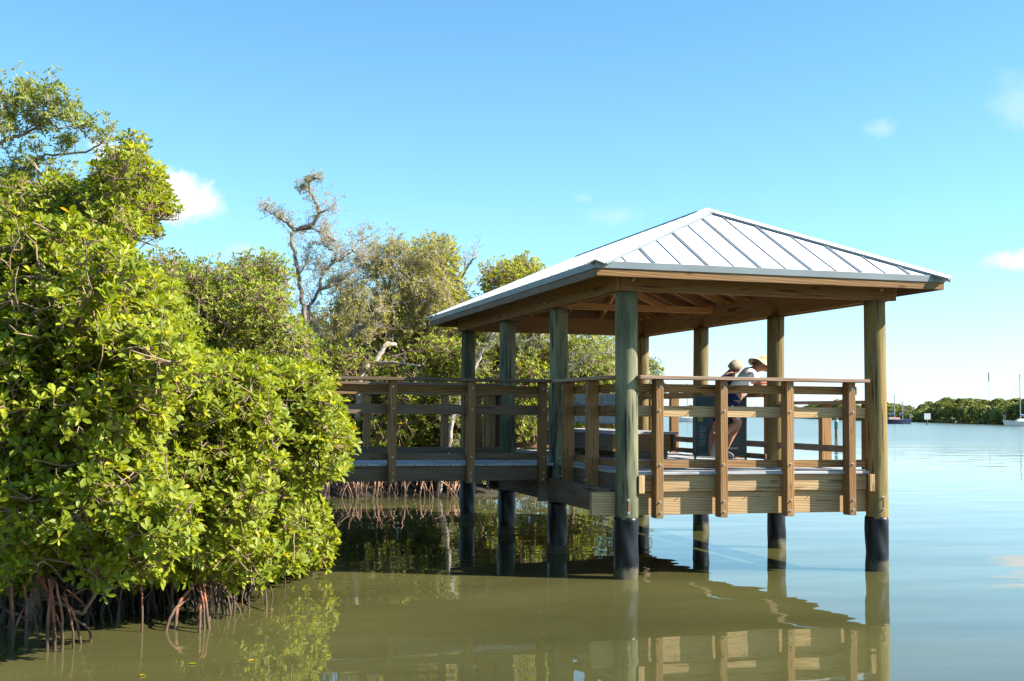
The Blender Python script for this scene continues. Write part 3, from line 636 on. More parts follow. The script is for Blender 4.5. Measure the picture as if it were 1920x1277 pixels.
def foliage_tree(name, label, group, base, poly, dr, size, nros, leafm, barkm, clump_r=.38, nclump=50, nleaf=7, fine=True, upw=.85, outw=.7, grow=8, trunk_r=.06, twigr=.004,
                 cat='mangrove', seed=1, spread=(20, 72), edge=.85, front=.6, extra_limbs=0, limb_vis=.03, polyjit=1.0, wid=.42, nlong=350, shell=0):
    """crown filling an outline seen from the front, with its own depth range dr; base = where the trunk stands"""
    g = np.random.default_rng(seed)
    base = np.array(base, float); poly = np.array(poly, float)
    t = empty(name, base, label, cat, group)
    lo_, hi_ = poly.min(0), poly.max(0); dm = (dr[0]+dr[1])/2
    cen = []; tries = 0
    cen_px = []
    while len(cen) < nclump and tries < nclump*60:
        tries += 1
        p = g.uniform(lo_, hi_); dep = dr[0]+(dr[1]-dr[0])*g.random()
        rp = clump_r*F/dep
        if seg_dist(p[None], poly)[0] < rp*edge*(.5+g.random()*.6): continue
        c = pt(p[0], p[1], dep)
        if c[2] < .15: continue
        if cen and min(np.linalg.norm(c-o) for o in cen[-200:]) < clump_r*.62: continue
        cen.append(c)
    cen = np.array(cen)
    # limbs from trunk to clumps
    tb = base+[0, 0, .35]; core = cen.mean(0)
    crown_bot = np.array([core[0]*.6+base[0]*.4, core[1]*.6+base[1]*.4, max(.5, cen[:, 2].min()*.6+core[2]*.4)])
    tr = MB(); tr.smooth = True
    trunk_pts = spline([base+[0, 0, -.1], base+(crown_bot-base)*.5+g.normal(0, .06, 3), crown_bot, core], 5, .01)
    tr.tube(trunk_pts, list(np.linspace(trunk_r, trunk_r*.35, len(trunk_pts))), 8, .5, jit=.15); tp = np.array(trunk_pts)
    tw = Twigs(); nodes = []
    for c in cen:
        cand = tp[(tp[:, 2] < c[2]+.2)] if (tp[:, 2] < c[2]+.2).any() else tp[:1]
        s_ = cand[np.argmin(np.linalg.norm(cand-c, axis=1)+g.random(len(cand))*.5)]
        mid = (s_+c)/2+g.normal(0, .08, 3)+[0, 0, -.12*np.linalg.norm(c-s_)*.4]
        pts = spline([s_, mid, c], 5, .008); ll = np.linalg.norm(c-s_)
        r0 = min(trunk_r*.5, .009+.008*ll)
        tw.poly(pts, r0, r0*.4); nodes += pts[4:]
        for _ in range(7):
            q = c+np.clip(g.normal(0, 1, 3), -1.3, 1.3)*clump_r*.55
            qx, qy, _z = project(q)
            if not in_poly(np.array([qx]), np.array([qy]), poly, -4)[0]: continue
            m_ = (c+q)/2+g.normal(0, .03, 3); pp = spline([pts[-3], m_, q], 3, .004); tw.poly(pp, r0*.4, twigr*1.2); nodes += pp[1:]
    nodes = np.array(nodes)
    # rosettes
    per = max(1, nros//len(cen)); u = g.normal(size=(len(cen)*per, 3)); u /= np.linalg.norm(u, axis=1, keepdims=True)
    rad = clump_r*g.random(len(u))**(1/1.9)*1.15
    cc = np.repeat(cen, per, 0); pos = cc+u*rad[:, None]*np.array([1.05, 1.05, .85])
    px, py, z = project(pos); ok = in_poly(px, py, poly, grow*(1+0*px)+(vnoise(np.stack([px, py], 1), .045, seed)*11+vnoise(np.stack([px, py], 1), .13, seed+1)*9)*polyjit) & (pos[:, 2] > .06); pos = pos[ok]; u = u[ok]; cc = cc[ok]
    if shell:
        q = np.column_stack([g.uniform(lo_[0], hi_[0], shell*2), g.uniform(lo_[1], hi_[1], shell*2)])
        dsh = dr[0]+.15+(vnoise(q, .018, seed+5)*.5+.5)*.9+g.random(len(q))*.30+np.clip(1-seg_dist(q, poly)/95, 0, 1)**1.3*1.35; sp_ = CAM+(FWD+RT*((q[:, :1]-960)/F)+UP*((638.5-q[:, 1:])/F))*dsh[:, None]
        k_ = in_poly(q[:, 0], q[:, 1], poly, -6) & (sp_[:, 2] > .12); sp_ = sp_[k_][:shell]
        pos = np.concatenate([pos, sp_]); u = np.concatenate([u, g.normal(size=sp_.shape)*.5-FWD*.3])
    out = pos-core; out /= np.linalg.norm(out, axis=1, keepdims=True)+1e-6
    D = u*.55+out*outw*.6+np.array([0, 0, 1])*upw+np.array(SUN)*.25+g.normal(0, .28, pos.shape)
    D /= np.linalg.norm(D, axis=1, keepdims=True)
    V, q, tt, r = leaf_arrays(pos, D, nleaf, size, g, fine, spread, wid)
    me = np_mesh('crown', V, q+tt, {'rnd': r}, smooth=fine); link(me, 'crown', MW[leafm], t)
    # twig to each rosette
    for i0 in range(0, len(pos), 2000):
        P_ = pos[i0:i0+2000]; dd = np.linalg.norm(P_[:, None]-nodes[None], axis=2); j = dd.argmin(1); near = nodes[j]
        mid = P_-D[i0:i0+2000]*.35*dd.min(1)[:, None]; 
        tw.A += list(near); tw.B += list(mid); tw.a += [twigr*1.3]*len(P_); tw.b += [twigr]*len(P_)
        tw.A += list(mid); tw.B += list(P_); tw.a += [twigr]*len(P_); tw.b += [twigr*.8]*len(P_)
    for _ in range(nlong):
        p = nodes[g.integers(len(nodes))]; d = g.normal(size=3)*.5+(p-tb)/(np.linalg.norm(p-tb)+1e-6)*.8+RT*.5-FWD*.25; P_ = [p]; L_ = g.uniform(.25, .7)
        for k in range(5):
            d = d+g.normal(size=3)*.28; d /= np.linalg.norm(d); P_.append(P_[-1]+d*L_/5)
        qx, qy, _z = project(P_[-1])
        if in_poly(np.array([qx]), np.array([qy]), poly, 0)[0]: tw.poly(P_, g.uniform(.0045, .009), .0035)
    tr.build('trunk', MW[barkm], t); tw.build('branches', MW[barkm], t)
    return t, cen, tp
def prop_roots(parent, feet_src, mat, r=.016, rnd=random, name='prop_root', n=7):
    """feet_src: list of (top xyz, foot xyz); each an arching root"""
    feet_src = list(feet_src)
    for top, ft in list(feet_src):
        if rnd.random() < .4:
            top = np.array(top, float); ft = np.array(ft, float); f_ = rnd.uniform(.3, .6); q = top*(1-f_)+ft*f_
            feet_src.append((q, ft+RT*rnd.uniform(-.11, .11)-np.array([FWD[0], FWD[1], 0])*rnd.uniform(-.1, .18)))
    for top, ft in feet_src:
        top = np.array(top, float); ft = np.array(ft, float)
        mid = top*.42+ft*.58+np.array([0, 0, (top[2]-ft[2])*.06]); out_ = (ft-top)*[1, 1, 0]; mid = mid+out_*.08+rng.normal(0, .02, 3)
        pts = spline([top, mid, ft+[0, 0, -.12]], 6, .0018); m = MB(); m.smooth = True; rr = r*rnd.uniform(.7, 1.3)
        m.tube(pts, list(np.linspace(rr*.8, rr*1.15, len(pts))), n, .5, jit=.12); m.build(name, MW[mat], parent)
def root_mass(parent, feet_src, mat, r, name='prop_roots', rnd=random):
    m = MB(); m.smooth = True
    for top, ft in feet_src:
        top = np.array(top, float); ft = np.array(ft, float); mid = top*.45+ft*.55+((ft-top)*[1, 1, 0])*.16+[0, 0, (top[2]-ft[2])*.1]
        m.tube(spline([top, mid, ft+[0, 0, -.1]], 4, .01), r*rnd.uniform(.6, 1.3), 5, .5, jit=.3)
    o = m.build(name, MW[mat], parent); o['kind'] = 'stuff'; return o

GF = 'mangroves crowding the near water edge'
# --- near mangroves, left
PA = [(-140, 520), (-60, 430), (40, 400), (150, 405), (235, 450), (290, 520), (345, 620), (385, 760), (352, 850), (375, 960), (335, 1040), (300, 1108), (262, 1122), (215, 1100), (180, 1132), (140, 1104), (95, 1124), (55, 1100), (20, 1130), (-60, 1125), (-140, 1125)]
PB = [(-90, 470), (-60, 350), (0, 338), (55, 332), (100, 326), (150, 345), (176, 334), (188, 292), (208, 270), (240, 243), (268, 232), (282, 262), (280, 300), (310, 322), (318, 352), (346, 388), (338, 410), (300, 418), (318, 445), (300, 462), (262, 440), (250, 480), (300, 520), (350, 560), (380, 640), (360, 720), (100, 760), (-90, 700)]
PC = [(240, 650), (300, 610), (350, 625), (385, 655), (440, 668), (500, 684), (525, 740), (530, 850), (520, 960), (516, 1050), (505, 1112), (460, 1090), (420, 1124), (372, 1095), (330, 1104), (290, 1118), (240, 1080), (220, 900), (220, 750)]
PD = [(420, 706), (480, 690), (520, 668), (548, 684), (585, 680), (606, 700), (625, 716), (615, 745), (650, 770), (668, 835), (645, 880), (600, 900), (578, 915), (618, 945), (625, 985), (628, 1030), (618, 1066), (575, 1055), (550, 1084), (500, 1100), (470, 1082), (430, 1098), (400, 960), (395, 800)]
BW_ = on(-20, 1150, 2, 0)
ta, ca, _ = foliage_tree('mangrove_tree', 'nearest mangrove with big glossy leaves and red-brown prop roots at the lower left', GF, on(60, 1160, 2, 0), PA, (8.3, 10.6), .088, 10500, 'leaf', 'bark', .26, 160, 7, True, seed=21, shell=2100, trunk_r=.07)
tb_, cb, _ = foliage_tree('mangrove_tree', 'tall mangrove with an upright leafy spire against the sky at upper left', GF, on(150, 1110, 2, 0), PB, (10.4, 12.8), .072, 17000, 'leaf', 'bark', .27, 180, 7, True, seed=22, shell=3000, trunk_r=.08, grow=4, polyjit=1.8)
tc_, cc_, _ = foliage_tree('mangrove_tree', 'bushy mangrove in the middle of the near thicket with roots standing in shade', GF, on(380, 1130, 2, 0), PC, (9.6, 12.4), .083, 12000, 'leaf', 'bark', .27, 150, 7, True, seed=23, shell=1900, trunk_r=.07)
td_, cd_, _ = foliage_tree('mangrove_tree', 'leaning mangrove whose boughs overhang the water in front of the boardwalk', GF, on(470, 1095, 2, 0), PD, (11.0, 13.4), .084, 11500, 'leaf', 'bark', .27, 130, 7, True, seed=24, shell=1700, trunk_r=.06, grow=6)
P9 = [(-120, 940), (440, 940), (455, 1040), (430, 1118), (300, 1126), (150, 1128), (0, 1132), (-120, 1134)]
foliage_tree('mangrove_tree', 'low filler mangrove added on the mud behind the near roots to block the sky gaps', GF, on(200, 1095, 2, 0), P9, (11.9, 13.2), .10, 3800, 'leafmid', 'bark', .28, 75, 5, False, seed=40, trunk_r=.05, grow=6, nlong=150, edge=.2)  # filler added to block bright sky showing between the roots
rr_ = random.Random(9)
def W0(px, py): return on(px, py, 2, 0)
near_roots = [((92, 1085, 8.6), (104, 1218)), ((100, 1085, 8.7), (88, 1222)), ((105, 1095, 8.6), (117, 1222)), ((120, 1110, 8.7), (138, 1215)), ((118, 1120, 8.8), (156, 1205)), ((125, 1105, 9.3), (170, 1165)),
              ((45, 1095, 8.9), (46, 1212)), ((20, 1090, 9), (25, 1200)), ((60, 1100, 9.5), (78, 1190)), ((70, 1080, 9.3), (92, 1178)), ((8, 1090, 9.5), (14, 1180))]
prop_roots(ta, [(pt(a, b, d), W0(*w)) for (a, b, d), w in near_roots], 'root', .011, rr_)
mid_roots = [((262, 1070, 9.7), (265, 1186)), ((275, 1075, 10.2), (300, 1150)), ((320, 1075, 10.3), (322, 1165)), ((365, 1095, 10), (328, 1182)), ((372, 1090, 9.9), (384, 1182)), ((380, 1090, 9.9), (396, 1180)), ((395, 1090, 10.1), (390, 1170)),
             ((415, 1080, 10.6), (436, 1152)), ((345, 1080, 10.8), (350, 1150)), ((300, 1080, 10.8), (290, 1150))]
prop_roots(tc_, [(pt(a, b, d), W0(*w)) for (a, b, d), w in mid_roots], 'root', .011, rr_)
far_r = [((470, 1075, 11.2), (463, 1152)), ((490, 1075, 11.3), (497, 1152)), ((484, 1080, 11.2), (512, 1122)), ((535, 1050, 11.6), (534, 1102))]
prop_roots(td_, [(pt(a, b, d), W0(*w)) for (a, b, d), w in far_r], 'root', .008, rr_)
def shade_roots(par, x0, x1, yt, y0, y1, n, d0, mat='shaderoot', r=.009):
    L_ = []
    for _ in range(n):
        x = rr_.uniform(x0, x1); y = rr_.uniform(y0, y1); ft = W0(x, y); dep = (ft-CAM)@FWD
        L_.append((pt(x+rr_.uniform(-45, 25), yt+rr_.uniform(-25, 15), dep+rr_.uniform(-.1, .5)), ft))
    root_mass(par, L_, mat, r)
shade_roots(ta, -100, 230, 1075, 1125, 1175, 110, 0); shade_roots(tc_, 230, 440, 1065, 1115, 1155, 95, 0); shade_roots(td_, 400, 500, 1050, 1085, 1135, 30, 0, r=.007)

# --- sparse pale-leaved tree at the far upper left, behind the near thicket
def sprout(tw, tips, pts, g, n, ln, r, lev, up=.3, curl=.35):
    """short crooked side shoots along a limb"""
    pts = np.array(pts)
    for _ in range(n):
        i = g.integers(1, len(pts)); p = pts[i]; d = g.normal(size=3); ax = pts[i]-pts[i-1]; ax = ax/(np.linalg.norm(ax)+1e-9)
        d = d-ax*(d@ax)*.6+ax*.35; d[2] += up; d /= np.linalg.norm(d); L_ = ln*g.uniform(.5, 1.3); P = [p]; k = 4
        for j in range(k):
            d = d+g.normal(size=3)*curl; d[2] += up*.25; d /= np.linalg.norm(d); P.append(P[-1]+d*L_/k)
        tw.poly(P, r, r*.45)
        if lev > 0: sprout(tw, tips, P, g, 4, ln*.5, max(r*.5, .003), lev-1, up, curl)
        tips += [(P[-1], d), (P[2], d)]
def traced_tree(name, label, group, cat, depth, limbs, g, barkm, leafm=None, nsh=10, ln=.5, lev=2, r=.010, leafsize=.04, nleaf=4, frac=.5, twigm='paletwig', up=.3, jitd=.25, tpart='trunk'):
    """limbs: list of (pixel polyline, r0, r1, shoots, depth offset)"""
    b0 = limbs[0][0][0]; base = pt(b0[0], b0[1], depth); base[2] = 0.05 if base[2] < 2.5 else base[2]
    t = empty(name, base, label, cat, group); tr = MB(); tr.smooth = True; tw = Twigs(); tips = []
    for pl, r0, r1, k, dof in limbs:
        lm = 1.0
        if isinstance(k, tuple): k, lm = k
        P = []; dd = depth+dof
        for (a, b) in pl: P.append(pt(a, b, dd)); dd += g.normal()*jitd*.5
        P = spline(P, 5, .012); tr.tube(P, list(np.linspace(r0, r1, len(P))), 7, .5, jit=.25); sprout(tw, tips, P[2:], g, k, ln*lm, r, lev, up)
    tr.build(tpart, MW[barkm], t); tw.build('branches', MW[twigm], t, 3)
    if leafm:
        tips = [x for x in tips if g.random() < frac]; pos = np.array([x[0] for x in tips]); D = np.array([x[1] for x in tips])+[0, 0, .4]
        V, q, tt, rr = leaf_arrays(pos, D, nleaf, leafsize, g, False, (25, 75)); link(np_mesh('crown', V, q+tt, {'rnd': rr}), 'crown', MW[leafm], t)
    return t
g5 = np.random.default_rng(5)
traced_tree('mangrove_tree', 'sparse pale-leaved mangrove on thin bare branches at the top left corner', None, 'mangrove', 17.5,
    [([(-60, 480), (-40, 380), (-30, 300)], .07, .05, 4, 0), ([(-40, 300), (10, 262), (50, 250), (90, 225), (130, 205)], .030, .012, 24, 0), ([(-30, 320), (20, 330), (60, 300), (100, 290), (150, 287), (190, 270), (205, 262)], .026, .010, 26, .3),
     ([(10, 262), (20, 225), (40, 200), (50, 180)], .02, .008, 18, 0), ([(-40, 300), (-10, 240), (5, 205), (15, 185)], .025, .01, 18, -.3), ([(90, 225), (110, 240), (140, 235), (165, 255)], .015, .006, 9, .2),
     ([(60, 300), (80, 330), (110, 345), (140, 325)], .02, .008, 9, .2), ([(-30, 330), (20, 350), (60, 350)], .02, .01, 14, .2), ([(50, 250), (75, 215), (85, 195), (100, 190)], .015, .006, 14, 0)],
    g5, 'bark', 'leafgrey', ln=.34, lev=1, r=.008, leafsize=.085, nleaf=6, frac=.95, up=.5)

# --- mangroves and other trees behind the boardwalk
GB = 'trees on the far bank behind the boardwalk'
P1 = [(200, 560), (225, 500), (262, 462), (300, 445), (330, 455), (345, 452), (372, 470), (400, 462), (430, 480), (470, 470), (500, 455), (530, 460), (548, 510), (556, 580), (590, 630), (622, 700), (600, 780), (300, 780), (240, 700)]
foliage_tree('mangrove_tree', 'broad mid-green mangrove behind the boardwalk, left of the bare crooked tree', GB, pt(400, 920, 20.5)*[1, 1, 0], P1, (19.0, 22.5), .095, 12500, 'leafmid', 'bark', .50, 90, 6, False, seed=31, trunk_r=.08, twigr=.006, grow=3)
P2 = [(520, 700), (560, 650), (640, 620), (700, 640), (760, 600), (830, 620), (870, 640), (1010, 640), (1020, 720), (1030, 800), (1010, 900), (900, 908), (760, 908), (600, 908), (520, 880)]
foliage_tree('mangrove_tree', 'low dense mangrove hedge seen through the boardwalk railing', GB, W0(740, 915), P2, (24.6, 28.0), .105, 11000, 'leafmid', 'bark', .55, 90, 6, False, seed=32, trunk_r=.06, twigr=.006, grow=3)
P3 = [(640, 620), (650, 585), (700, 560), (745, 545), (755, 475), (775, 440), (800, 432), (845, 430), (862, 460), (858, 500), (880, 530), (900, 560), (890, 600), (880, 660), (800, 700), (700, 700), (640, 680)]
foliage_tree('mangrove_tree', 'yellowing mangrove with a rounded top between the bare tree and the gazebo roof', GB, W0(800, 912), P3, (26.0, 29.0), .10, 4800, 'leafyel', 'deadbark', .42, 60, 6, False, seed=33, trunk_r=.10, twigr=.008, grow=3, polyjit=1.6)
P4 = [(880, 620), (890, 560), (905, 545), (902, 492), (925, 480), (950, 492), (965, 470), (985, 468), (1000, 490), (1040, 490), (1060, 520), (1060, 700), (900, 720)]
foliage_tree('mangrove_tree', 'yellow-green mangrove rising just behind the left eave of the roof', GB, W0(960, 908), P4, (26.5, 29.0), .11, 6000, 'leafyel', 'bark', .5, 60, 6, False, seed=34, trunk_r=.08, twigr=.007, grow=3, polyjit=1.6)
P5 = [(1000, 620), (1060, 605), (1120, 615), (1155, 630), (1162, 680), (1170, 740), (1160, 800), (1130, 850), (1060, 862), (1000, 860), (960, 800), (960, 660)]
foliage_tree('mangrove_tree', 'bright green mangrove seen through the gazebo between its left posts', GB, W0(1080, 900), P5, (25.5, 28.5), .105, 4300, 'leafmid', 'bark', .5, 48, 6, False, seed=35, trunk_r=.07, twigr=.006, grow=3, polyjit=1.6)
P6 = [(1150, 700), (1175, 660), (1195, 690), (1215, 715), (1215, 850), (1160, 860), (1130, 800)]
foliage_tree('mangrove_tree', 'small mangrove at the end of the bank, by the back corner post', GB, W0(1150, 888), P6, (27.5, 29.0), .105, 1200, 'leafmid', 'bark', .4, 14, 6, False, seed=36, trunk_r=.05, twigr=.006, grow=3)
P7 = [(540, 640), (560, 590), (600, 575), (640, 545), (690, 560), (740, 520), (800, 505), (870, 525), (900, 560), (1010, 575), (1020, 720), (540, 740)]
foliage_tree('mangrove_tree', 'wide olive-green mangrove filling the gap behind the twiggy half-bare tree', GB, W0(700, 905), P7, (29.5, 33.0), .11, 7500, 'leafyel', 'bark', .55, 70, 5, False, seed=38, trunk_r=.10, twigr=.008, grow=3, polyjit=1.6, nlong=500)
P8 = [(440, 700), (560, 690), (800, 680), (1000, 690), (1165, 690), (1195, 760), (1195, 880), (1000, 888), (440, 905)]
foliage_tree('mangrove_tree', 'dense backing mangroves added low at the back of the bank to block sky reflections', GB, W0(760, 900), P8, (34, 38), .16, 6500, 'leafmid', 'bark', .8, 60, 5, False, seed=39, trunk_r=.10, twigr=.01, grow=3, nlong=50)  # backing added to block sky reflections under the crowns, and for fullness
def cr3(pl): return [(450+a/2.9016, 300+b/2.9016) for a, b in pl]
g6 = np.random.default_rng(6)
traced_tree('bare_tree', 'tall crooked bare tree with a hooked top standing against the sky', None, 'tree', 24.8, [
    (cr3([(410, 1400), (400, 1100), (370, 1050), (355, 930), (350, 830), (335, 740), (318, 620), (295, 500), (280, 420), (300, 380)]), .055, .036, 40, 0),
    (cr3([(300, 380), (250, 340), (215, 310), (180, 295), (130, 265)]), .04, .012, (34, .7), 0),
    (cr3([(300, 380), (375, 360), (430, 295), (410, 230), (380, 180), (355, 150)]), .045, .022, (26, .7), 0), (cr3([(375, 175), (340, 150), (325, 185)]), .02, .01, (12, .5), 0), (cr3([(375, 170), (380, 120), (410, 100), (445, 105)]), .022, .008, (24, .42), 0), (cr3([(430, 290), (465, 275), (505, 270)]), .02, .008, 10, 0),
    (cr3([(300, 382), (390, 372), (460, 408), (520, 440)]), .028, .010, 34, .2),
    (cr3([(430, 1400), (425, 1000), (428, 940), (380, 880), (372, 830), (375, 800), (430, 710), (452, 620), (500, 560), (560, 540), (610, 485), (650, 440), (720, 410)]), .05, .012, 105, .4),
    (cr3([(500, 555), (520, 510), (470, 470), (415, 460)]), .026, .008, 20, .3), (cr3([(430, 705), (520, 670), (600, 620), (650, 580), (700, 560)]), .04, .010, 44, .4), (cr3([(455, 612), (430, 560), (410, 600)]), .02, .008, 12, .3),
    (cr3([(610, 485), (640, 520), (690, 540)]), .02, .008, 16, .3), (cr3([(318, 620), (360, 560), (380, 500)]), .02, .008, 16, .1)],
    g6, 'deadbark', 'leafdry', ln=.34, lev=2, r=.0065, leafsize=.045, nleaf=3, frac=.13, up=.35)
g7 = np.random.default_rng(8)
traced_tree('dry_tree', 'twiggy half-bare tree with leaning grey-brown trunks behind the boardwalk', None, 'tree', 25.6, [
    (cr3([(515, 1400), (520, 1160), (560, 1060), (620, 935), (680, 903), (720, 850), (765, 820)]), .10, .03, 40, 0), (cr3([(680, 905), (800, 920), (900, 905), (970, 890)]), .05, .015, 40, .2),
    (cr3([(630, 1400), (640, 1170), (690, 1080), (700, 1000), (735, 930)]), .075, .025, 20, .2),
    (cr3([(740, 790), (745, 650), (735, 560), (760, 520)]), .03, .01, 40, .3), (cr3([(765, 820), (800, 760), (860, 720), (895, 660), (900, 640)]), .05, .02, 50, .3), (cr3([(895, 660), (960, 620), (1010, 560), (1060, 500)]), .03, .01, 40, .3),
    (cr3([(990, 890), (985, 800), (1040, 740), (1090, 730)]), .03, .012, 50, .2), (cr3([(765, 820), (700, 790), (620, 800), (560, 790)]), .03, .01, 40, .1), (cr3([(800, 760), (820, 640), (830, 560), (880, 500)]), .03, .008, 50, .3), (cr3([(900, 900), (1000, 850), (1100, 850), (1180, 860)]), .03, .01, 50, .3),
    (cr3([(640, 860), (600, 760), (560, 700)]), .02, .008, 30, .0)],
    g7, 'deadbark', 'leafdry', ln=.50, lev=2, r=.0085, leafsize=.065, nleaf=4, frac=.34, up=.25)
traced_tree('dead_tree', 'pale leaning dead trunk with one bleached limb behind the boardwalk railing', None, 'tree', 25.0, [
    (cr3([(640, 1420), (660, 1160), (720, 1110), (770, 1040), (800, 1002), (850, 1005)]), .085, .04, 8, 0), (cr3([(715, 1112), (760, 1105), (850, 1105), (980, 1120)]), .045, .02, 14, .1), (cr3([(560, 1280), (620, 1200), (700, 1120)]), .03, .03, 6, .1)],
    np.random.default_rng(12), 'paletwig', None, ln=.3, lev=1, r=.006)
traced_tree('bare_tree', 'thin leafless sapling fanning upward left of the roof corner', None, 'tree', 27.6, [
    (cr3([(1140, 1000), (1150, 740), (1180, 670), (1222, 610), (1250, 560), (1290, 520)]), .04, .012, 22, 0), (cr3([(1222, 610), (1225, 560), (1215, 520)]), .016, .006, 12, 0), (cr3([(1290, 680), (1330, 640), (1370, 600)]), .012, .005, 8, 0), (cr3([(1250, 560), (1270, 520), (1275, 490)]), .012, .005, 10, 0)],
    np.random.default_rng(14), 'deadbark', None, ln=.36, lev=1, r=.006, up=.5)
traced_tree('leaning_tree', 'slender leaning trunk seen between the two left rear posts of the gazebo', None, 'tree', 24.5, [
    ([(820, 930), (838, 860), (845, 800), (860, 760), (872, 730), (895, 680), (915, 640), (935, 600), (960, 590)], .055, .025, 30, 0), ([(905, 660), (940, 640), (985, 640), (1020, 625)], .025, .01, 26, .1), ([(1020, 700), (1060, 690), (1110, 668), (1150, 660)], .018, .008, 26, .4)],
    np.random.default_rng(15), 'paletwig', 'leafgrey', ln=.4, lev=2, r=.007, leafsize=.07, nleaf=4, frac=.3, up=.2)
traced_tree('shrub', 'small twiggy shrub at the tip of the bank against the open sky', None, 'shrub', 29, [
    ([(1195, 870), (1205, 760), (1222, 710), (1235, 690)], .02, .008, 14, 0), ([(1208, 750), (1222, 700), (1225, 685)], .012, .006, 10, 0), ([(1205, 770), (1216, 745), (1228, 735)], .01, .006, 8, 0)],
    np.random.default_rng(16), 'paletwig', 'leafgrey', ln=.3, lev=1, r=.006, leafsize=.1, nleaf=5, frac=.6, up=.4)
# prop roots standing in the water along the far bank
pr_ = empty('prop_root_thicket', W0(720, 930), 'tangle of pinkish arching roots at the foot of the bank under the boardwalk', 'mangrove roots')
def far_roots():
    r = random.Random(21); n = 0
    for k in range(120):
        x = r.uniform(592, 880) if k < 95 else r.uniform(880, 1010); y = r.uniform(926, 936) if k < 95 else r.uniform(914, 926)
        ft = W0(x, y); dep = (ft-CAM)@FWD; top = pt(x+r.gauss(-4, 22), r.uniform(872, 900), dep+r.uniform(-.2, .9))
        prop_roots(pr_, [(top, ft)], 'rootpale', .012 if k < 95 else .009, r, 'root', 5)
far_roots()

# ------------------------------------------------------------------ things on the deck
def bench():
    t = empty('bench', (1.6, 5.0, DK), 'long low wooden bench with grey slatted top in the middle of the gazebo deck', 'bench')
    x0, x1, y0, y1 = 1.12, 2.10, 3.40, 6.5; zt = 1.475
    m = MB(); y = y0-.0
    n = 7; w = (x1-x0)/n
    for k in range(n):
        for a, b in ((y0, 4.95), (4.955, y1)): m.box(x0+k*w+.003, x0+(k+1)*w-.003, a, b, zt-.035, zt, random.random())
    m.build('seat', MW['deck'], t, .004)
    one('apron', MW['rail'], t, lambda m: m.box(x0+.03, x1-.10, y0+.04, y0+.078, 1.21, zt-.037)); one('apron', MW['old'], t, lambda m: m.box(x0+.03, x0+.068, y0+.08, y1-.05, 1.21, zt-.037))
    one('apron', MW['old'], t, lambda m: m.box(x1-.068, x1-.03, y0+.02, y1-.05, 1.21, zt-.037)); one('apron', MW['old'], t, lambda m: m.box(x0+.07, x1-.07, y1-.09, y1-.052, 1.21, zt-.037))
    for y in (y0+.10, 4.9, y1-.22):
        one('leg', MW['old'], t, lambda m: m.box(x0+.10, x1-.12, y, y+.09, DK+.001, 1.43))
bench()
def info_board():
    t = empty('display_board', (1.36, 4.6, DK), 'long grey-framed display board with dark blue pictures above the bench', 'display board')
    y0, y1, zb, zt = 2.95, 6.6, 1.575, 2.0; tilt = .09
    def panel(a, b, z0, z1, off, th, mat, nm, par):
        def f(m):
            V = []
            for y in (a, b):
                for (z, o) in ((z0, 0), (z1, 0), (z1, th), (z0, th)):
                    x = 1.33-(zt-z)/(zt-zb)*tilt+off-o; V.append((x, y, z))
            m.add(V, [(0, 1, 2, 3), (7, 6, 5, 4), (0, 4, 5, 1), (1, 5, 6, 2), (2, 6, 7, 3), (3, 7, 4, 0)])
        return one(nm, mat, par, f, .003)
    grey = plain('grey_painted_frame', (.38, .39, .38), .5, 0, .1); blue = plain('dark_blue_picture', (.03, .06, .10), .25, 0, .5, 3); white = plain('white_strip', (.6, .6, .58), .5)
    panel(y0, y1, zb, zt, 0, .035, grey, 'back_panel', t)
    y = y0+.06
    while y < y1-.5:
        p = panel(y, y+.52, 1.80, 1.97, -.037, .004, blue, 'picture', t); panel(y+.05, y+.46, 1.872, 1.880, -.042, .002, white, 'caption_line', p); y += .60
    panel(y0+.02, y1-.02, 1.60, 1.68, -.037, .004, white, 'light_strip', t)
    for y in (3.4, 5.0, 6.4): one('leg', MW['old'], t, lambda m: m.box(1.345, 1.42, y, y+.07, DK, 1.96))
info_board()
def info_sign():
    a = np.array((2.28, 3.30)); b = np.array((2.93, 3.02)); d = (b-a)/np.linalg.norm(b-a); n = np.array((d[1], -d[0])); W = np.linalg.norm(b-a)
    t = empty('information_sign', (*((a+b)/2), DK), 'standing information sign with teal text column and dark picture behind the two people', 'sign')
    fr = plain('dark_green_frame', (.035, .075, .070), .35); teal = plain('teal_print', (.012, .060, .080), .45, 0, .25, 4); dark = plain('dark_print', (.02, .035, .032), .25, 0, .6, 3); pale = plain('pale_print', (.35, .42, .42), .5); sand = plain('sand_print', (.30, .27, .08), .5, 0, .4, 9)
    def slab(nm, s0, s1, z0, z1, f, th, mat, par):
        A = a+d*s0+n*(f+th/2); B = a+d*s1+n*(f+th/2)
        return one(nm, mat, par, lambda m: m.beam((*A, (z0+z1)/2), (*B, (z0+z1)/2), th, z1-z0), .002)
    zb, zt = DK+.04, 1.975
    slab('frame_side', 0, .03, DK, zt, -.01, .05, fr, t); slab('frame_side', W-.03, W, DK, zt, -.01, .05, fr, t); slab('frame_top', .031, W-.031, zt-.03, zt, -.01, .05, fr, t); slab('frame_bottom', .031, W-.031, zb, zb+.03, -.01, .05, fr, t)
    p = slab('sign_face', .031, W-.031, zb+.031, zt-.031, 0, .02, dark, t)
    slab('text_column', .033, .20, zb+.033, zt-.033, .0205, .003, teal, p)
    slab('map_patch', .05, .12, 1.62, 1.80, .0240, .002, sand, p)
    for k in range(9): slab('text_line', .07, .07+.10*(.7+.3*((k*7) % 5)/5), 1.30+k*.03, 1.306+k*.03, .0240, .002, pale, p)
    slab('caption_strip', .28, W-.12, zb+.10, zb+.125, .0205, .002, pale, p)
info_sign()

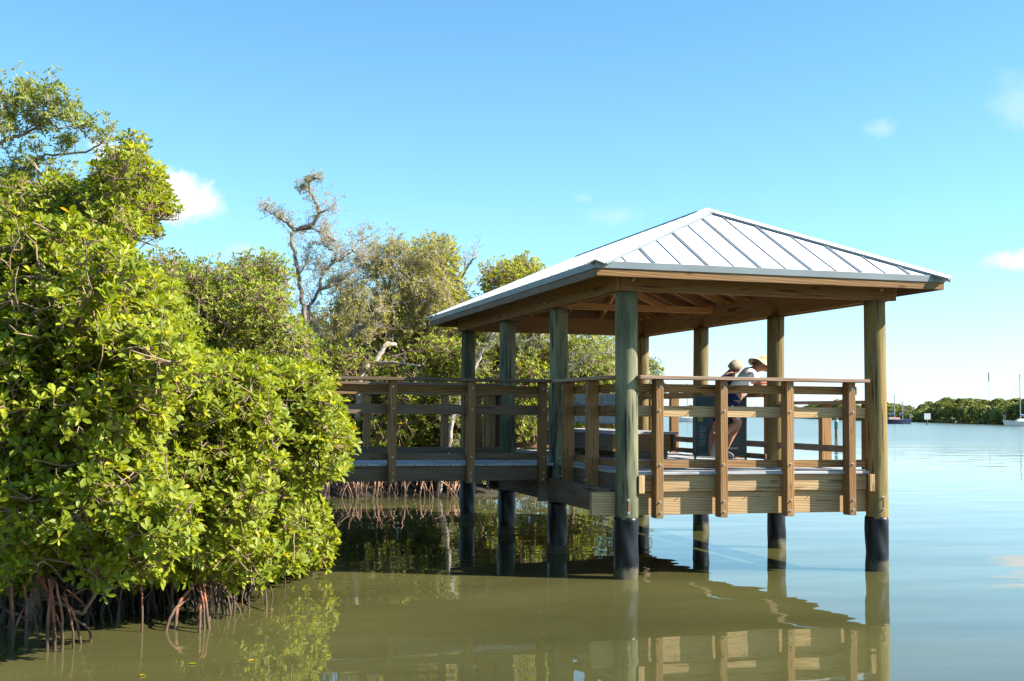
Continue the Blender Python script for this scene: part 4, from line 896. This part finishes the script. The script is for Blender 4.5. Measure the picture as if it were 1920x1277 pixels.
# ------------------------------------------------------------------ people
def skin(name, joints, edges, mat, parent=None, lv=2, root=0, smooth=True):
    me = bpy.data.meshes.new(name); me.from_pydata([tuple(j[0]) for j in joints], edges, []); me.update()
    o = link(me, name, mat, parent); o.modifiers.new('skin', 'SKIN')
    for i, j in enumerate(joints):
        r = j[1]; v = me.skin_vertices[0].data[i]; v.radius = (r, r) if np.isscalar(r) else r; v.use_root = (i == root)
    s = o.modifiers.new('sub', 'SUBSURF'); s.levels = lv; s.render_levels = lv
    o.modifiers['skin'].use_smooth_shade = True
    return o
SKINM = plain('sun_tanned_skin', (.42, .20, .13), .5, 0, .12, 12, 0, .4)
def person(label, cat, P, shirt, shorts, hairm, shoem, hat=None, group=None, stripe=None, facing=(1, -.1, -.5)):
    """P: dict of joint positions"""
    V = {k: np.array(v, float) for k, v in P.items()}
    t = empty('person', (*V['hip'][:2], DK), label, cat, group)
    J = []; E = []; ix = {}
    def j(n, p, r, par=None):
        ix[n] = len(J); J.append((p, r)); 
        if par is not None: E.append((ix[par], ix[n]))
    f = np.array(facing, float); f /= np.linalg.norm(f)
    sh = V['neck']; side = np.array(V['shl'])-np.array(V['shr']); side /= np.linalg.norm(side)
    j('hip', V['hip'], .105); j('waist', V['hip']*.6+sh*.4, .115, 'hip'); j('chest', V['hip']*.25+sh*.75, .125, 'waist'); j('neck', sh, .055, 'chest')
    upd = V['head']-sh; upd /= np.linalg.norm(upd)
    j('headb', V['head']-upd*.055+f*.015, .068, 'neck'); j('head', V['head']+upd*.01, .085, 'headb'); j('headt', V['head']+upd*.075, .062, 'head')
    j('nose', V['head']+f*.098-upd*.012, .012, 'head')
    for s in ('l', 'r'):
        j('sh'+s, V['sh'+s], .052, 'chest'); j('el'+s, V['el'+s], .040, 'sh'+s); j('wr'+s, V['wr'+s], .026, 'el'+s)
        hd = V['hand'+s]-V['wr'+s]; hd /= np.linalg.norm(hd); pl = V['wr'+s]+hd*.06; j('pa'+s, pl, (.038, .02), 'wr'+s)
        lat = np.cross(hd, [0, 0, 1.]); lat = lat/(np.linalg.norm(lat)+1e-9)
        for q, (o_, l_) in enumerate(((-.030, .060), (-.010, .072), (.010, .068), (.028, .052))):
            b0 = pl+hd*.03+lat*o_; j('f%s%d' % (s, q), b0+hd*l_*.5, .0085, 'pa'+s); j('g%s%d' % (s, q), b0+hd*l_-np.array([0, 0, .02]), .0075, 'f%s%d' % (s, q))
        j('th'+s, V['wr'+s]+hd*.045+lat*.045, .010, 'pa'+s)
        hp = V['hip']+side*(.085 if s == 'l' else -.085)-[0, 0, .05]
        j('hp'+s, hp, .088, 'hip'); j('mt'+s, (hp+V['kn'+s])/2, .075, 'hp'+s); j('kn'+s, V['kn'+s], .055, 'mt'+s); j('ca'+s, V['kn'+s]*.65+V['an'+s]*.35+[-.015, 0, 0], .055, 'kn'+s); j('an'+s, V['an'+s], .036, 'ca'+s)
        j('to'+s, V['toe'+s], .035, 'an'+s)
    skin('body', J, E, SKINM, t)
    # ears, eyes, mouth
    fs = np.cross(upd, f); fs /= np.linalg.norm(fs)
    def ball(nm, c, r, mat, sc=(1, 1, 1), par=t, n=10):
        m = MB(); m.smooth = True; pts = []; rad = []
        c = np.array(c, float); V_ = []; Fc = []
        for i in range(n+1):
            ph = math.pi*i/n
            for k in range(n*2):
                th = math.pi*k/n; loc = np.array([math.sin(ph)*math.cos(th), math.sin(ph)*math.sin(th), math.cos(ph)])*r*np.array(sc)
                V_.append(c+f*loc[0]+fs*loc[1]+upd*loc[2])
        for i in range(n):
            for k in range(2*n): Fc.append((i*2*n+k, i*2*n+(k+1) % (2*n), (i+1)*2*n+(k+1) % (2*n), (i+1)*2*n+k))
        m.add(V_, Fc); return m.build(nm, mat, par)
    hc = V['head']
    for s in (-1, 1):
        ball('ear', hc+fs*s*.082-upd*.005, .026, SKINM, (.6, .4, 1.2)); ball('eye', hc+f*.078+fs*s*.030+upd*.012, .012, plain('eye', (.05, .04, .035), .2), n=6)
    ball('mouth', hc+f*.083-upd*.050, .020, plain('lip', (.30, .10, .08), .5), (.4, 1, .3), n=6)
    # hair: shell over the back and top of the head
    m = MB(); m.smooth = True; V_ = []; Fc = []; n = 14
    for i in range(n+1):
        ph = math.radians(118)*i/n
        for k in range(2*n):
            th = math.pi*k/n; cut = 1-.42*max(0, math.cos(th))*(i/n)
            p2 = ph*cut; rr = .102+.004*math.sin(5*th+3*ph)+random.uniform(-.0015, .0015)
            V_.append(hc+upd*.008+f*(-.008+rr*math.sin(p2)*math.cos(th)*.98)+fs*rr*math.sin(p2)*math.sin(th)*.86+upd*rr*math.cos(p2)*1.08)
    for i in range(n):
        for k in range(2*n): Fc.append((i*2*n+k, i*2*n+(k+1) % (2*n), (i+1)*2*n+(k+1) % (2*n), (i+1)*2*n+k))
    m.add(V_, Fc); m.build('hair', hairm, t)
    # shirt
    hp0 = V['hip']+(sh-V['hip'])*.06
    Js = [(hp0, .135), (V['hip']*.6+sh*.4, .140), (V['hip']*.25+sh*.75, .148), (sh-(sh-V['hip'])*.05, .085)]; Es = [(0, 1), (1, 2), (2, 3)]
    for s in ('l', 'r'):
        k = len(Js); Js.append((V['sh'+s], .075)); Js.append((V['sh'+s]*.42+V['el'+s]*.58, .062)); Es += [(2, k), (k, k+1)]
    skin('shirt', Js, Es, shirt, t)
    Js = [(V['hip']+(sh-V['hip'])*.10, .128), (V['hip'], .130)]; Es = [(0, 1)]
    for s in ('l', 'r'):
        hp = V['hip']+side*(.085 if s == 'l' else -.085)-[0, 0, .05]; k = len(Js); Js += [(hp, .100), (hp*.18+V['kn'+s]*.82, .083)]; Es += [(1, k), (k, k+1)]
    so = skin('shorts', Js, Es, shorts, t, root=1)
    if stripe is not None:
        for s in ('l', 'r'):
            hp = V['hip']+side*(.085 if s == 'l' else -.085)-[0, 0, .05]; w = side*(1 if s == 'l' else -1)
            for dz in (0, .028): one('side_stripe', stripe, so, lambda m: m.tube([hp+w*.102+f*dz+[0, 0, -.01], (hp+V['kn'+s])/2+w*.094+f*dz, hp*.22+V['kn'+s]*.78+w*.084+f*dz], .006, 6), 0)
    for s in ('l', 'r'):
        an, to = V['an'+s], V['toe'+s]; d = (to-an); d2 = d/np.linalg.norm(d); heel = an-[0, 0, .0]+(-f*.02)
        skin('shoe', [(an*.96+to*.04+d2*.0, .048), (an*.5+to*.5, .050), (to, .042)], [(0, 1), (1, 2)], shoem, t)
        skin('sock', [(an-(an-V['kn'+s])/np.linalg.norm(an-V['kn'+s])*.0+(V['kn'+s]-an)*.06, .042), (an+(V['kn'+s]-an)*.20, .042)], [(0, 1)], plain('white_sock', (.7, .7, .68), .8), t, 1)
    if hat is not None:
        m = MB(); m.smooth = True; prof = [(.0, .150), (.055, .148), (.085, .132), (.098, .085), (.106, .035), (.108, .026), (.135, .006), (.163, -.028), (.165, -.032), (.135, 0), (.107, .018), (.10, .024)]
        V_ = []; Fc = []; n = 32
        for r, z in prof:
            for k in range(n):
                th = 2*math.pi*k/n; r2 = r*(1+.02*math.sin(3*th)); z2 = z+(.012*math.sin(2*th+1)+.006*math.sin(5*th))*(1 if r > .12 else 0)-(.02*(math.cos(th)) if z > .12 else 0)
                V_.append(hc+upd*(.015+z2)+f*(r2*math.cos(th)*1.06)+fs*r2*math.sin(th))
        for i in range(len(prof)-1):
            for k in range(n): Fc.append((i*n+k, i*n+(k+1) % n, (i+1)*n+(k+1) % n, (i+1)*n+k))
        m.add(V_, Fc); h = m.build('hat', hat, t)
        one('sunglasses', plain('black_lens', (.01, .01, .01), .1), t, lambda m: (m.beam(hc+f*.098+fs*.055+upd*.012, hc+f*.098-fs*.055+upd*.012, .008, .032, up=tuple(upd)), m.beam(hc+f*.096+fs*.057+upd*.016, hc+fs*.090+upd*.010, .005, .008, up=tuple(upd)), m.beam(hc+f*.096-fs*.057+upd*.016, hc-fs*.090+upd*.010, .005, .008, up=tuple(upd))), .003)
    return t
def A_(px, py, v): return on(px, py, 1, v)
navy = plain('navy_cloth', (.018, .024, .075), .8, 0, .2, 12, .004, .2); white = plain('white_cotton', (.80, .80, .78), .8, 0, .05, 9, .006, .2); navy2 = plain('blue_shirt_cloth', (.022, .045, .16), .8, 0, .2, 12, .004, .2)
grey_shoe = plain('grey_running_shoe', (.30, .30, .31), .7, 0, .4, 40); sandal = plain('white_shoe', (.6, .6, .58), .7, 0, .1)
straw = plain('khaki_hat_cloth', (.52, .44, .27), .85, 0, .12, 30, .002, .2); fair = plain('sandy_grey_hair', (.36, .31, .22), .7, 0, .35, 60, .004, .3); dkh = plain('brown_grey_hair', (.16, .12, .09), .7, 0, .3, 60)
hA = A_(1427, 684, 2.75)
person('person in white shirt, khaki hat and striped navy shorts leaning over the railing', 'person', {
    'hip': A_(1370, 748, 2.72), 'neck': A_(1414, 693, 2.75), 'head': hA, 'shl': A_(1401, 699, 2.92), 'shr': A_(1407, 704, 2.56),
    'ell': (3.02, 3.0, 2.17), 'wrl': (3.20, 2.90, 2.16), 'handl': (3.30, 2.84, 2.15), 'elr': (3.0, 2.72, 2.17), 'wrr': (3.16, 2.78, 2.16), 'handr': (3.25, 2.82, 2.15),
    'knl': (2.76, 2.92, 1.60), 'anl': (2.55, 2.95, 1.20), 'toel': (2.68, 2.90, 1.145), 'knr': A_(1384, 792, 2.62), 'anr': A_(1343, 828, 2.62), 'toer': A_(1337, 857, 2.62)+[.02, 0, 0]},
    white, navy, dkh, grey_shoe, straw, 'two people at the railing', white, facing=(.86, -.15, -.50))
person('person with short sandy hair and blue shirt, half hidden by the one in a hat', 'person', {
    'hip': (2.60, 3.00, 1.86), 'neck': A_(1370, 700, 3.02), 'head': A_(1379, 688, 3.02), 'shl': A_(1360, 712, 3.16), 'shr': A_(1360, 714, 2.88),
    'ell': (2.98, 3.14, 2.13), 'wrl': (3.12, 3.12, 2.155), 'handl': (3.22, 3.10, 2.15), 'elr': (2.93, 2.98, 2.16), 'wrr': (3.08, 3.04, 2.155), 'handr': (3.17, 3.06, 2.15),
    'knl': (2.50, 3.12, 1.52), 'anl': (2.44, 3.12, 1.19), 'toel': (2.58, 3.10, 1.145), 'knr': (2.52, 2.95, 1.52), 'anr': (2.44, 2.93, 1.19), 'toer': (2.58, 2.90, 1.145)},
    navy2, navy, fair, sandal, None, 'two people at the railing', None, facing=(.88, .30, -.35))

# ------------------------------------------------------------------ far shore, boats, masts
def far_shore():
    g = np.random.default_rng(77)
    line = [(1180, 774.6+3968/900, 900), (1450, 0, 560), (1600, 0, 350), (1680, 0, 300), (1780, 0, 262), (1900, 0, 222), (2080, 0, 185), (2400, 0, 160)]
    pos = []; 
    pxs = np.array([l[0] for l in line], float); dps = np.array([l[2] for l in line], float)
    def ground(px, dep):
        hor = 762.24+px*.0087; P = CAM+ray(px, hor)*dep; P[2] = 0; return P
    path = np.array([ground(p, d) for p, d in zip(pxs, dps)])
    segl = np.linalg.norm(np.diff(path, axis=0), axis=1); cum = np.concatenate([[0], np.cumsum(segl)])
    # crowns along and behind the waterline
    P = []; Dn = []; S = []
    ncr = 900
    for k in range(ncr):
        s = cum[-1]*(1-(1-g.random())**1.0); i = min(len(segl)-1, np.searchsorted(cum, s)-1); i = max(i, 0); f = (s-cum[i])/segl[i]
        c = path[i]*(1-f)+path[i+1]*f; away = c-CAM; away[2] = 0; away /= np.linalg.norm(away); bk = g.random()**1.3*16; c = c+away*(bk+1.5)
        h = 2.6+bk*.10+g.random()*1.3+.6*math.sin(s*.11)+.5*math.sin(s*.037+1); rr = g.uniform(1.1, 2.1)
        n = 70; u = g.normal(size=(n, 3)); u /= np.linalg.norm(u, axis=1, keepdims=True); u[:, 2] = np.abs(u[:, 2])*1.0-.25
        q = c+u*rr*g.uniform(.75, 1.05, (n, 1)); q[:, 2] = h-rr*.8+u[:, 2]*rr
        P.append(q); Dn.append(u); 
        n2 = 26; q = c+np.column_stack([g.normal(0, rr*.6, n2), g.normal(0, rr*.6, n2), g.uniform(.1, h-.5, n2)]); P.append(q); Dn.append(g.normal(size=(n2, 3)))
    P = np.concatenate(P); Dn = np.concatenate(Dn); Dn /= np.linalg.norm(Dn, axis=1, keepdims=True)+1e-9; P[:, 2] = np.maximum(P[:, 2], .08)
    V, q, tt, r = leaf_arrays(P, Dn+[0, 0, .3], 5, .62, g, False, (30, 85), .75)
    r = np.clip(r, 0, 1)
    me = np_mesh('mangrove_shore', V, q+tt, {'rnd': r}); o = link(me, 'mangrove_shore', MW['leaffar'])
    tag(o, 'low mangrove wood along the far shore beyond the moored boats', 'far trees', kind='stuff')
    m = MB()
    ol = [tuple(p) for p in path]; bkp = []
    for p in path:
        a = p-CAM; a[2] = 0; a /= np.linalg.norm(a); bkp.append(tuple(p+a*60))
    V = [(a[0], a[1], .06) for a in ol]+[(a[0], a[1], .3) for a in bkp]; n = len(ol)
    m.add(V, [(i, i+1, n+i+1, n+i) for i in range(n-1)]); o = m.build('far_shore_ground', MW['mud']); tag(o, kind='structure')
    return path
far_shore()
def boat(name, label, px, dep, L_, head, hullc, masts, decky=None, cover=(.03, .10, .35), boot=None):
    """px: screen column of amidships; head: direction the bow points, as an angle in plan"""
    hor = 762.24+px*.0087; c = CAM+ray(px, hor)*dep; c[2] = 0
    t = empty(name, c, label, 'sailboat', 'sailboats moored off the far shore')
    f = np.array([math.cos(head), math.sin(head), 0]); s = np.array([-f[1], f[0], 0]); up = np.array([0, 0, 1.])
    hm = plain(name+'_hull', hullc, .3, 0, .04); m = MB(); m.smooth = False; V = []; n = 12; prof = [(0, -.25), (.55, -.2), (.85, .15), (1.0, .75), (1.02, .80), (.94, .80)]
    for i in range(n+1):
        x = -.5+i/n; w = (1-(max(0, x+.08)/.60)**2.1)*(1-.30*max(0, -x-.2)/.3); w = max(w, .02)*L_*.15; sheer = .92+.38*x*x*4*(.5 if x < 0 else 1); rake = (0.07*L_ if x > .3 else 0)*(x-.3)/.2
        for sd in (1, -1):
            for a, z in prof: V.append(c+f*(x*L_+rake*max(0, z))+s*sd*w*a+up*(z*sheer if z > 0 else z))
    k = len(prof); Fc = []
    for i in range(n):
        for sd in range(2):
            for j in range(k-1):
                a = (i*2+sd)*k+j; b = ((i+1)*2+sd)*k+j; Fc.append((a, b, b+1, a+1) if sd else (a, a+1, b+1, b))
        a = (i*2)*k+k-1; b = (i*2+1)*k+k-1; Fc.append((a, b, b+2*k, a+2*k))
    Fc.append(tuple(range(k))+tuple(range(2*k-1, k-1, -1)))
    m.add(V, Fc); m.build('hull', hm, t)
    wh = plain(name+'_cabin', decky or (.75, .75, .73), .4, 0, .03)
    m = MB(); cb = []
    for (x, w, z) in ((-.18, .085, .80), (.20, .060, .80), (.14, .05, 1.18), (-.17, .07, 1.22)): 
        for sd in (1, -1): cb.append(c+f*x*L_+s*sd*w*L_+up*z)
    m.add(cb, [(0, 2, 3, 1), (2, 4, 5, 3), (4, 6, 7, 5), (6, 0, 1, 7), (0, 6, 4, 2), (1, 3, 5, 7)]); m.build('cabin', wh, t)
    mt = plain(name+'_spar', (.42, .42, .42), .4, .4, .05); cv = plain(name+'_sail_cover', cover, .7, 0, .1); wire = plain(name+'_wire', (.22, .22, .22), .5)
    for x, h in masts:
        b = c+f*x*L_+up*.8; one('mast', mt, t, lambda m: m.tube([b, b+up*h], .075, 8), 0)
        e = b+up*.85-f*L_*.30*(h/8 if h < 8 else 1); one('boom', mt, t, lambda m: m.tube([b+up*.85, e], .05, 6), 0)
        one('sail_cover', cv, t, lambda m: m.tube([b+up*1.02, (b+e)/2+up*.52, e+up*.08], [.17, .15, .06], 8), 0)
        one('forestay', wire, t, lambda m: m.tube([b+up*h, c+f*L_*.53+up*1.15], .022, 4), 0)
        one('backstay', wire, t, lambda m: m.tube([b+up*h, c-f*L_*.49+up*.9], .018, 4), 0)
    one('pulpit', mt, t, lambda m: (m.tube([c+f*L_*.5+s*.25+up*1.15, c+f*L_*.5+s*.25+up*1.7, c+f*L_*.56+up*1.72, c+f*L_*.5-s*.25+up*1.7, c+f*L_*.5-s*.25+up*1.15], .025, 5)), 0)
    return t
boat('sailboat', 'white sailboat with a blue sail cover moored at the right edge of the view', 1919, 196, 6.6, math.radians(172), (.72, .73, .73), [(.08, 7.6)])
boat('sailboat', 'dark blue two-masted sailboat moored just right of the gazebo', 1676, 225, 6.2, math.radians(-12), (.02, .035, .10), [(.05, 5.2), (-.30, 0.1)] if False else [(.02, 4.6), (.27, 3.3)], (.45, .25, .2))
boat('sailboat', 'white sailboat seen far off between the gazebo posts', 1289, 226, 5.4, math.radians(168), (.74, .75, .76), [(.0, 6.4)])
def marker(px, dep, h, label, sign=True):
    hor = 762.24+px*.0087; c = CAM+ray(px, hor)*dep; c[2] = 0; t = empty('channel_marker', c, label, 'channel marker')
    one('pile', MW['bark'] if not sign else MW['rust'], t, lambda m: m.tube([c-[0, 0, .4], c+[0, 0, h]], .13 if sign else .12, 8), 0)
    if sign:
        a = c+[0, 0, h-.1]-FWD*[.2, .2, 0]; one('sign_board', plain('white_marker_board', (.8, .8, .78), .5), t, lambda m: m.beam(a-RT*.55, a+RT*.55, .05, 1.1), .01)
    else:
        one('collar', plain('green_band', (.03, .16, .09), .5), t, lambda m: m.tube([c+[0, 0, .7], c+[0, 0, 1.15]], .14, 10), 0); one('band', plain('white_band', (.6, .6, .6), .5), t, lambda m: m.tube([c+[0, 0, 1.2], c+[0, 0, 1.3]], .14, 10), 0)
marker(1738, 215, 1.5, 'white square channel marker on a post before the far shore')
marker(1568, 86, 1.75, 'slim dark pile with a green collar out in the lagoon beyond the gazebo', False)
def tower():
    px, dep = 1855, 1500; hor = 762.24+px*.0087; c = CAM+ray(px, hor)*dep; c[2] = 0
    t = empty('radio_tower', c, 'tall thin radio mast on the horizon behind the far mangroves', 'radio tower'); m1 = plain('faded_red_white_mast', (.42, .33, .32), .6)
    one('lattice_mast', m1, t, lambda m: m.tube([c, c+[0, 0, 44]], .38, 5), 0); one('antenna', plain('dark_antenna', (.2, .19, .2), .6), t, lambda m: m.tube([c+[0, 0, 43.5], c+[0, 0, 54.5]], .75, 8), 0)
tower()

# ------------------------------------------------------------------ fallen leaves on the water
def fallen():
    g = np.random.default_rng(4)
    for k, (px, py) in enumerate([(352, 1246), (463, 1240), (275, 1266)]):
        c = on(px, py, 2, 0); a = g.uniform(0, 6.28); d = np.array([math.cos(a), math.sin(a), 0]); n = np.array([-d[1], d[0], 0]); L_ = g.uniform(.05, .075); w = L_*.22
        V = [c+[0, 0, .004], c+d*L_*.35+n*w+[0, 0, .012], c+d*L_*.7+n*w+[0, 0, .013], c+d*L_+[0, 0, .008], c+d*L_*.7-n*w+[0, 0, .010], c+d*L_*.35-n*w+[0, 0, .009], c+d*L_*.5+[0, 0, .004]]
        me = np_mesh('floating_leaf', V, [np.array([[0, 6, 1], [1, 6, 2], [2, 6, 3], [3, 6, 4], [4, 6, 5], [5, 6, 0]])], {'rnd': [(.995 if k % 3 else .6)]*7})
        o = link(me, 'floating_leaf', MW['leaf']); tag(o, 'fallen mangrove leaf floating on the murky near water', 'leaf', 'fallen leaves floating on the near water')
fallen()
